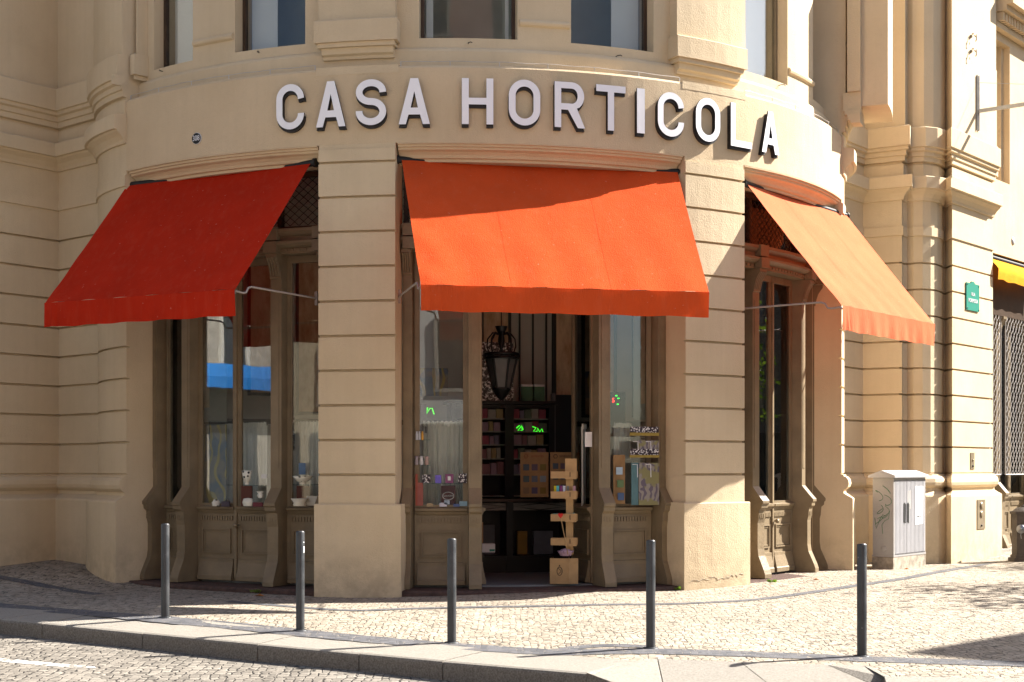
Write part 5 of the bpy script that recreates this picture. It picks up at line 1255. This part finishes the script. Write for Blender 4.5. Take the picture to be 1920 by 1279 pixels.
def leafobj(x, y, lab, s=.05):
    p = onground(x, y); m1 = MB(); m1.add([p+v3(-s, 0, .012), p+v3(-.2*s, -.5*s, .03), p+v3(s, -.1*s, .012), p+v3(.1*s, .5*s, .035)], [(0, 1, 2), (0, 2, 3)]); tag(m1.build('fallen_leaf', M['dead']), lab, 'leaf', 'fallen leaves')
leafobj(486, 1119, 'orange dead leaf beside the weed at the left doorstep', .07); leafobj(1700, 1069, 'dead leaf on the paving before the utility cabinet'); leafobj(1530, 1089, 'dead leaf near the right doorstep')
# plaster patches and fittings on piers
def cover(x, y, w_, h_, lab):
    th = theta(x, R-.2); 
    p = cyl(TR, R-.2, zat(y, cyl(TR, R-.2).y)); t = -outn(TR)
    return p, t
m1 = MB(); o_ = cyl(TR, R-.23, zat(1018, cyl(TR, R-.2).y)); t_ = outn(TR); n_ = -tang(TR)
m1.tube([o_ + t_*(a) + n_*.003 + UP*b for a, b in ((-.045, -.08), (.045, -.08), (.05, 0), (.045, .08), (0, .10), (-.045, .08), (-.05, 0))], .004, 4, closed=True); tag(m1.build('wall_cover', M['brass']), 'rounded painted cover outline low on the right reveal', 'wall cover')
m1 = MB(); o_ = cyl(T['p2'][0], R-.18, zat(1042, cyl(T['p2'][0], R-.2).y)); t_ = outn(T['p2'][0]); n_ = -tang(T['p2'][0])
m1.box(o_ - t_*.03 - UP*.09, t_*.06, UP*.18, n_*.01); tag(m1.build('wall_cover', M['brass']), 'narrow keyhole plate low on the reveal left of the second pier', 'wall cover')

# ---------------------------------------------------------------- what stands across the streets (reflected, and casting shade)
def town(name_label, o, x, depth, w_, h_, mat, floors, bays, shop=None):
    "o: left foot as seen from the junction; x: direction along the front"
    x = Vector(x).normalized(); n = v3(x.y, -x.x, 0); fr = Fr(v3(o[0], o[1], -1.9), x, n); r0 = thing('town_house', name_label, 'building', fr.p(w_/2, 0, 0), 'houses across the streets')
    bxm(fr, 0, w_, -depth, 0, 0, h_, 'wall', mat, r0); bxm(fr, -.3, w_+.3, -depth, .35, h_+.001, h_+.35, 'roof', M['roof_tile'], r0)
    bw_ = w_/bays; fh = (h_-4.2)/floors
    for i in range(bays):
        for j in range(floors):
            cx_ = bw_*(i+.5); z0_ = 4.6 + j*fh; m1 = MB()
            for q in ((cx_-.62, cx_-.5, z0_, z0_+2.2), (cx_+.5, cx_+.62, z0_, z0_+2.2), (cx_-.62, cx_+.62, z0_+2.2, z0_+2.35), (cx_-.7, cx_+.7, z0_-.12, z0_)): m1.fbox(fr, q[0], q[1], .002, .12, q[2], q[3])
            f_ = m1.build('window', M['stone_trim'], r0); m1 = MB(); m1.fbox(fr, cx_-.5, cx_+.5, .002, .03, z0_, z0_+2.2); m1.build('pane', M['far_pane'], f_)
        m1 = MB(); m1.fbox(fr, bw_*i+.35, bw_*(i+1)-.35, .002, .05, .3, 3.4); m1.build('shop_window', M['far_pane'], r0)
    return fr, r0
M['roof_tile'] = simple('clay_roof_tiles', (.35, .13, .07), .8, 0, .3, 9); M['stone_trim'] = simple('granite_trim', (.38, .35, .30), .8); M['far_pane'] = simple('dark_window_pane', (.03, .035, .04), .15, 0, .2, 2, 0, .6)
M['wall_white'] = simple('white_rendered_wall', (.72, .70, .66), .85, 0, .08, 2); M['wall_pink'] = simple('rose_rendered_wall', (.50, .27, .22), .85, 0, .1, 2); M['wall_cream'] = simple('cream_rendered_wall', (.62, .52, .36), .85, 0, .1, 2); M['wall_tile'] = simple('pale_tiled_wall', (.55, .50, .42), .5, 0, .35, 14)
M['wall_grey'] = simple('shade_grey_wall', (.26, .23, .19), .85, 0, .3, 6)  # darkened so these fronts mirror as if in shade
def opp(x0, w_, h_, lab, mat, fl, by, y=-11): return town(lab, (x0+w_, y), (-1, 0, 0), 9, w_-.05, h_, mat, fl, by)
opp(-42, 14, 17, 'cream house far left behind the camera', M['wall_cream'], 3, 5); opp(-28, 13, 19, 'tiled house behind the camera to the left', M['wall_tile'], 3, 5); opp(-15, 14, 18, 'white house directly behind the camera', M['wall_white'], 3, 5)
opp(-1, 12, 20, 'rose house behind the camera', M['wall_pink'], 4, 4); opp(11, 14, 18, 'cream house behind the camera to the right', M['wall_cream'], 3, 5)
# corner house across the right hand street; its roof line shades the pavement at bottom right
town('grey corner house across the right street', (17.9+.745*18, 18.75+.667*18), (-.745, -.667, 0), 12, 18, 11.6, M['wall_grey'], 3, 6)
# house at the far end of the left street with a blue awning
fr, r0 = town('house up the left street with darkened grey walls and a blue shop awning', (-33, 2), (.35, .94, 0), 9, 16, 21, M['wall_grey'], 4, 6)
town('added grey house closing the right hand street, dark in the door reflections', (34, 56), (.46, -.89, 0), 9, 34, 18, M['wall_grey'], 4, 9)  # added to put a dark front into the right doors' reflections
M['blue'] = simple('blue_canvas', (.012, .13, .38), .7)
m1 = MB(); m1.prism([(0, 5.2), (1.2, 4.7), (1.2, 4.35), (1.18, 4.35), (1.16, 4.65), (0, 5.12)], fr.p(1, .13, 0), fr.y, UP, fr.x*11); m1.build('awning_canopy', M['blue'], r0)
def tree(x, y, h_, cr, lab, seed, n=5200, cz=None, squash=1.0):
    rg = random.Random(seed); z0_ = -1.65; t_ = thing('street_tree', lab, 'tree', v3(x, y, z0_), 'street trees on the right'); m1 = MB(); base = v3(x, y, z0_)
    m1.tube([base + v3(.05*math.sin(k), .05*math.cos(k*1.3), h_*.62*k/6) for k in range(7)], [.15-.015*k for k in range(7)], 9)
    tips = []
    for k in range(9):
        a = k*2.4; s_ = base + UP*h_*(.35+.03*k); e_ = base + v3(math.cos(a)*cr*.75, math.sin(a)*cr*.75, h_*(.6+.04*k)); mid = s_.lerp(e_, .5) + UP*.25; m1.tube([s_, mid, e_], [.05, .035, .012], 6); tips += [mid, e_, e_.lerp(mid, .4)]
    m1.build('trunk', M['bark'], t_); m1 = MB(); tips += [base + UP*h_*.85, base + UP*h_*.7]
    cl = [c_ + v3(rg.gauss(0, .35), rg.gauss(0, .35), rg.gauss(0, .35)) for c_ in tips for _ in range(2)]
    for k in range(n):
        c_ = rg.choice(cl); p = c_ + v3(rg.gauss(0, .36), rg.gauss(0, .36), rg.gauss(0, .30)); u = v3(rg.gauss(0, 1), rg.gauss(0, 1), rg.gauss(0, .6)).normalized(); w2 = u.cross(v3(rg.random(), rg.random(), rg.random())).normalized(); s_ = rg.uniform(.05, .09)
        m1.add([p-u*s_, p-w2*s_*.6, p+u*s_, p+w2*s_*.6], [(0, 1, 2, 3)])
    m1.build('crown', M['leaf'], t_)
tree(13.6, 21.0, 6.6, 1.6, 'small leafy street tree beyond the right edge nearest the kerb', 5); tree(14.8, 25.8, 5.6, 1.5, 'small leafy street tree beyond the hydrant', 8)
# ---------------------------------------------------------------- camera, light
cam = bpy.data.cameras.new('camera'); co = bpy.data.objects.new('camera', cam); COL.objects.link(co)
co.location = (0, 0, EYE); co.rotation_euler = (rad(90), 0, 0)
cam.sensor_width = 36; cam.lens = F/1920*36; cam.shift_y = (HY-639.5)/1920; cam.clip_end = 400; cam.clip_start = .1
SC.camera = co
SUN_AZ, SUN_EL = 20.2, 38.5          # degrees behind the picture plane towards the right; height
sd = v3(math.cos(rad(SUN_AZ))*math.cos(rad(SUN_EL)), math.sin(rad(SUN_AZ))*math.cos(rad(SUN_EL)), math.sin(rad(SUN_EL)))
sl = bpy.data.lights.new('sun', 'SUN'); sl.energy = 5.0; sl.angle = rad(.5); sl.color = (1, .94, .85)
so = bpy.data.objects.new('sun', sl); COL.objects.link(so); so.location = sd*60
so.rotation_euler = (-sd).to_track_quat('-Z', 'Y').to_euler()
w = bpy.data.worlds.new('World'); SC.world = w; w.use_nodes = True
nt = w.node_tree; bg = nt.nodes['Background']; sk = nt.nodes.new('ShaderNodeTexSky'); sk.sky_type = 'NISHITA'; sk.sun_disc = False
sk.sun_elevation = rad(SUN_EL); sk.sun_rotation = math.atan2(sd.x, sd.y); sk.air_density = 1.0; sk.dust_density = 1.5
nt.links.new(sk.outputs[0], bg.inputs[0]); bg.inputs[1].default_value = .06
SC.view_settings.view_transform = 'Standard'; SC.view_settings.look = 'None'; SC.view_settings.gamma = 1; SC.view_settings.exposure = 1.92
SC.cycles.max_bounces = 10; SC.cycles.transparent_max_bounces = 16
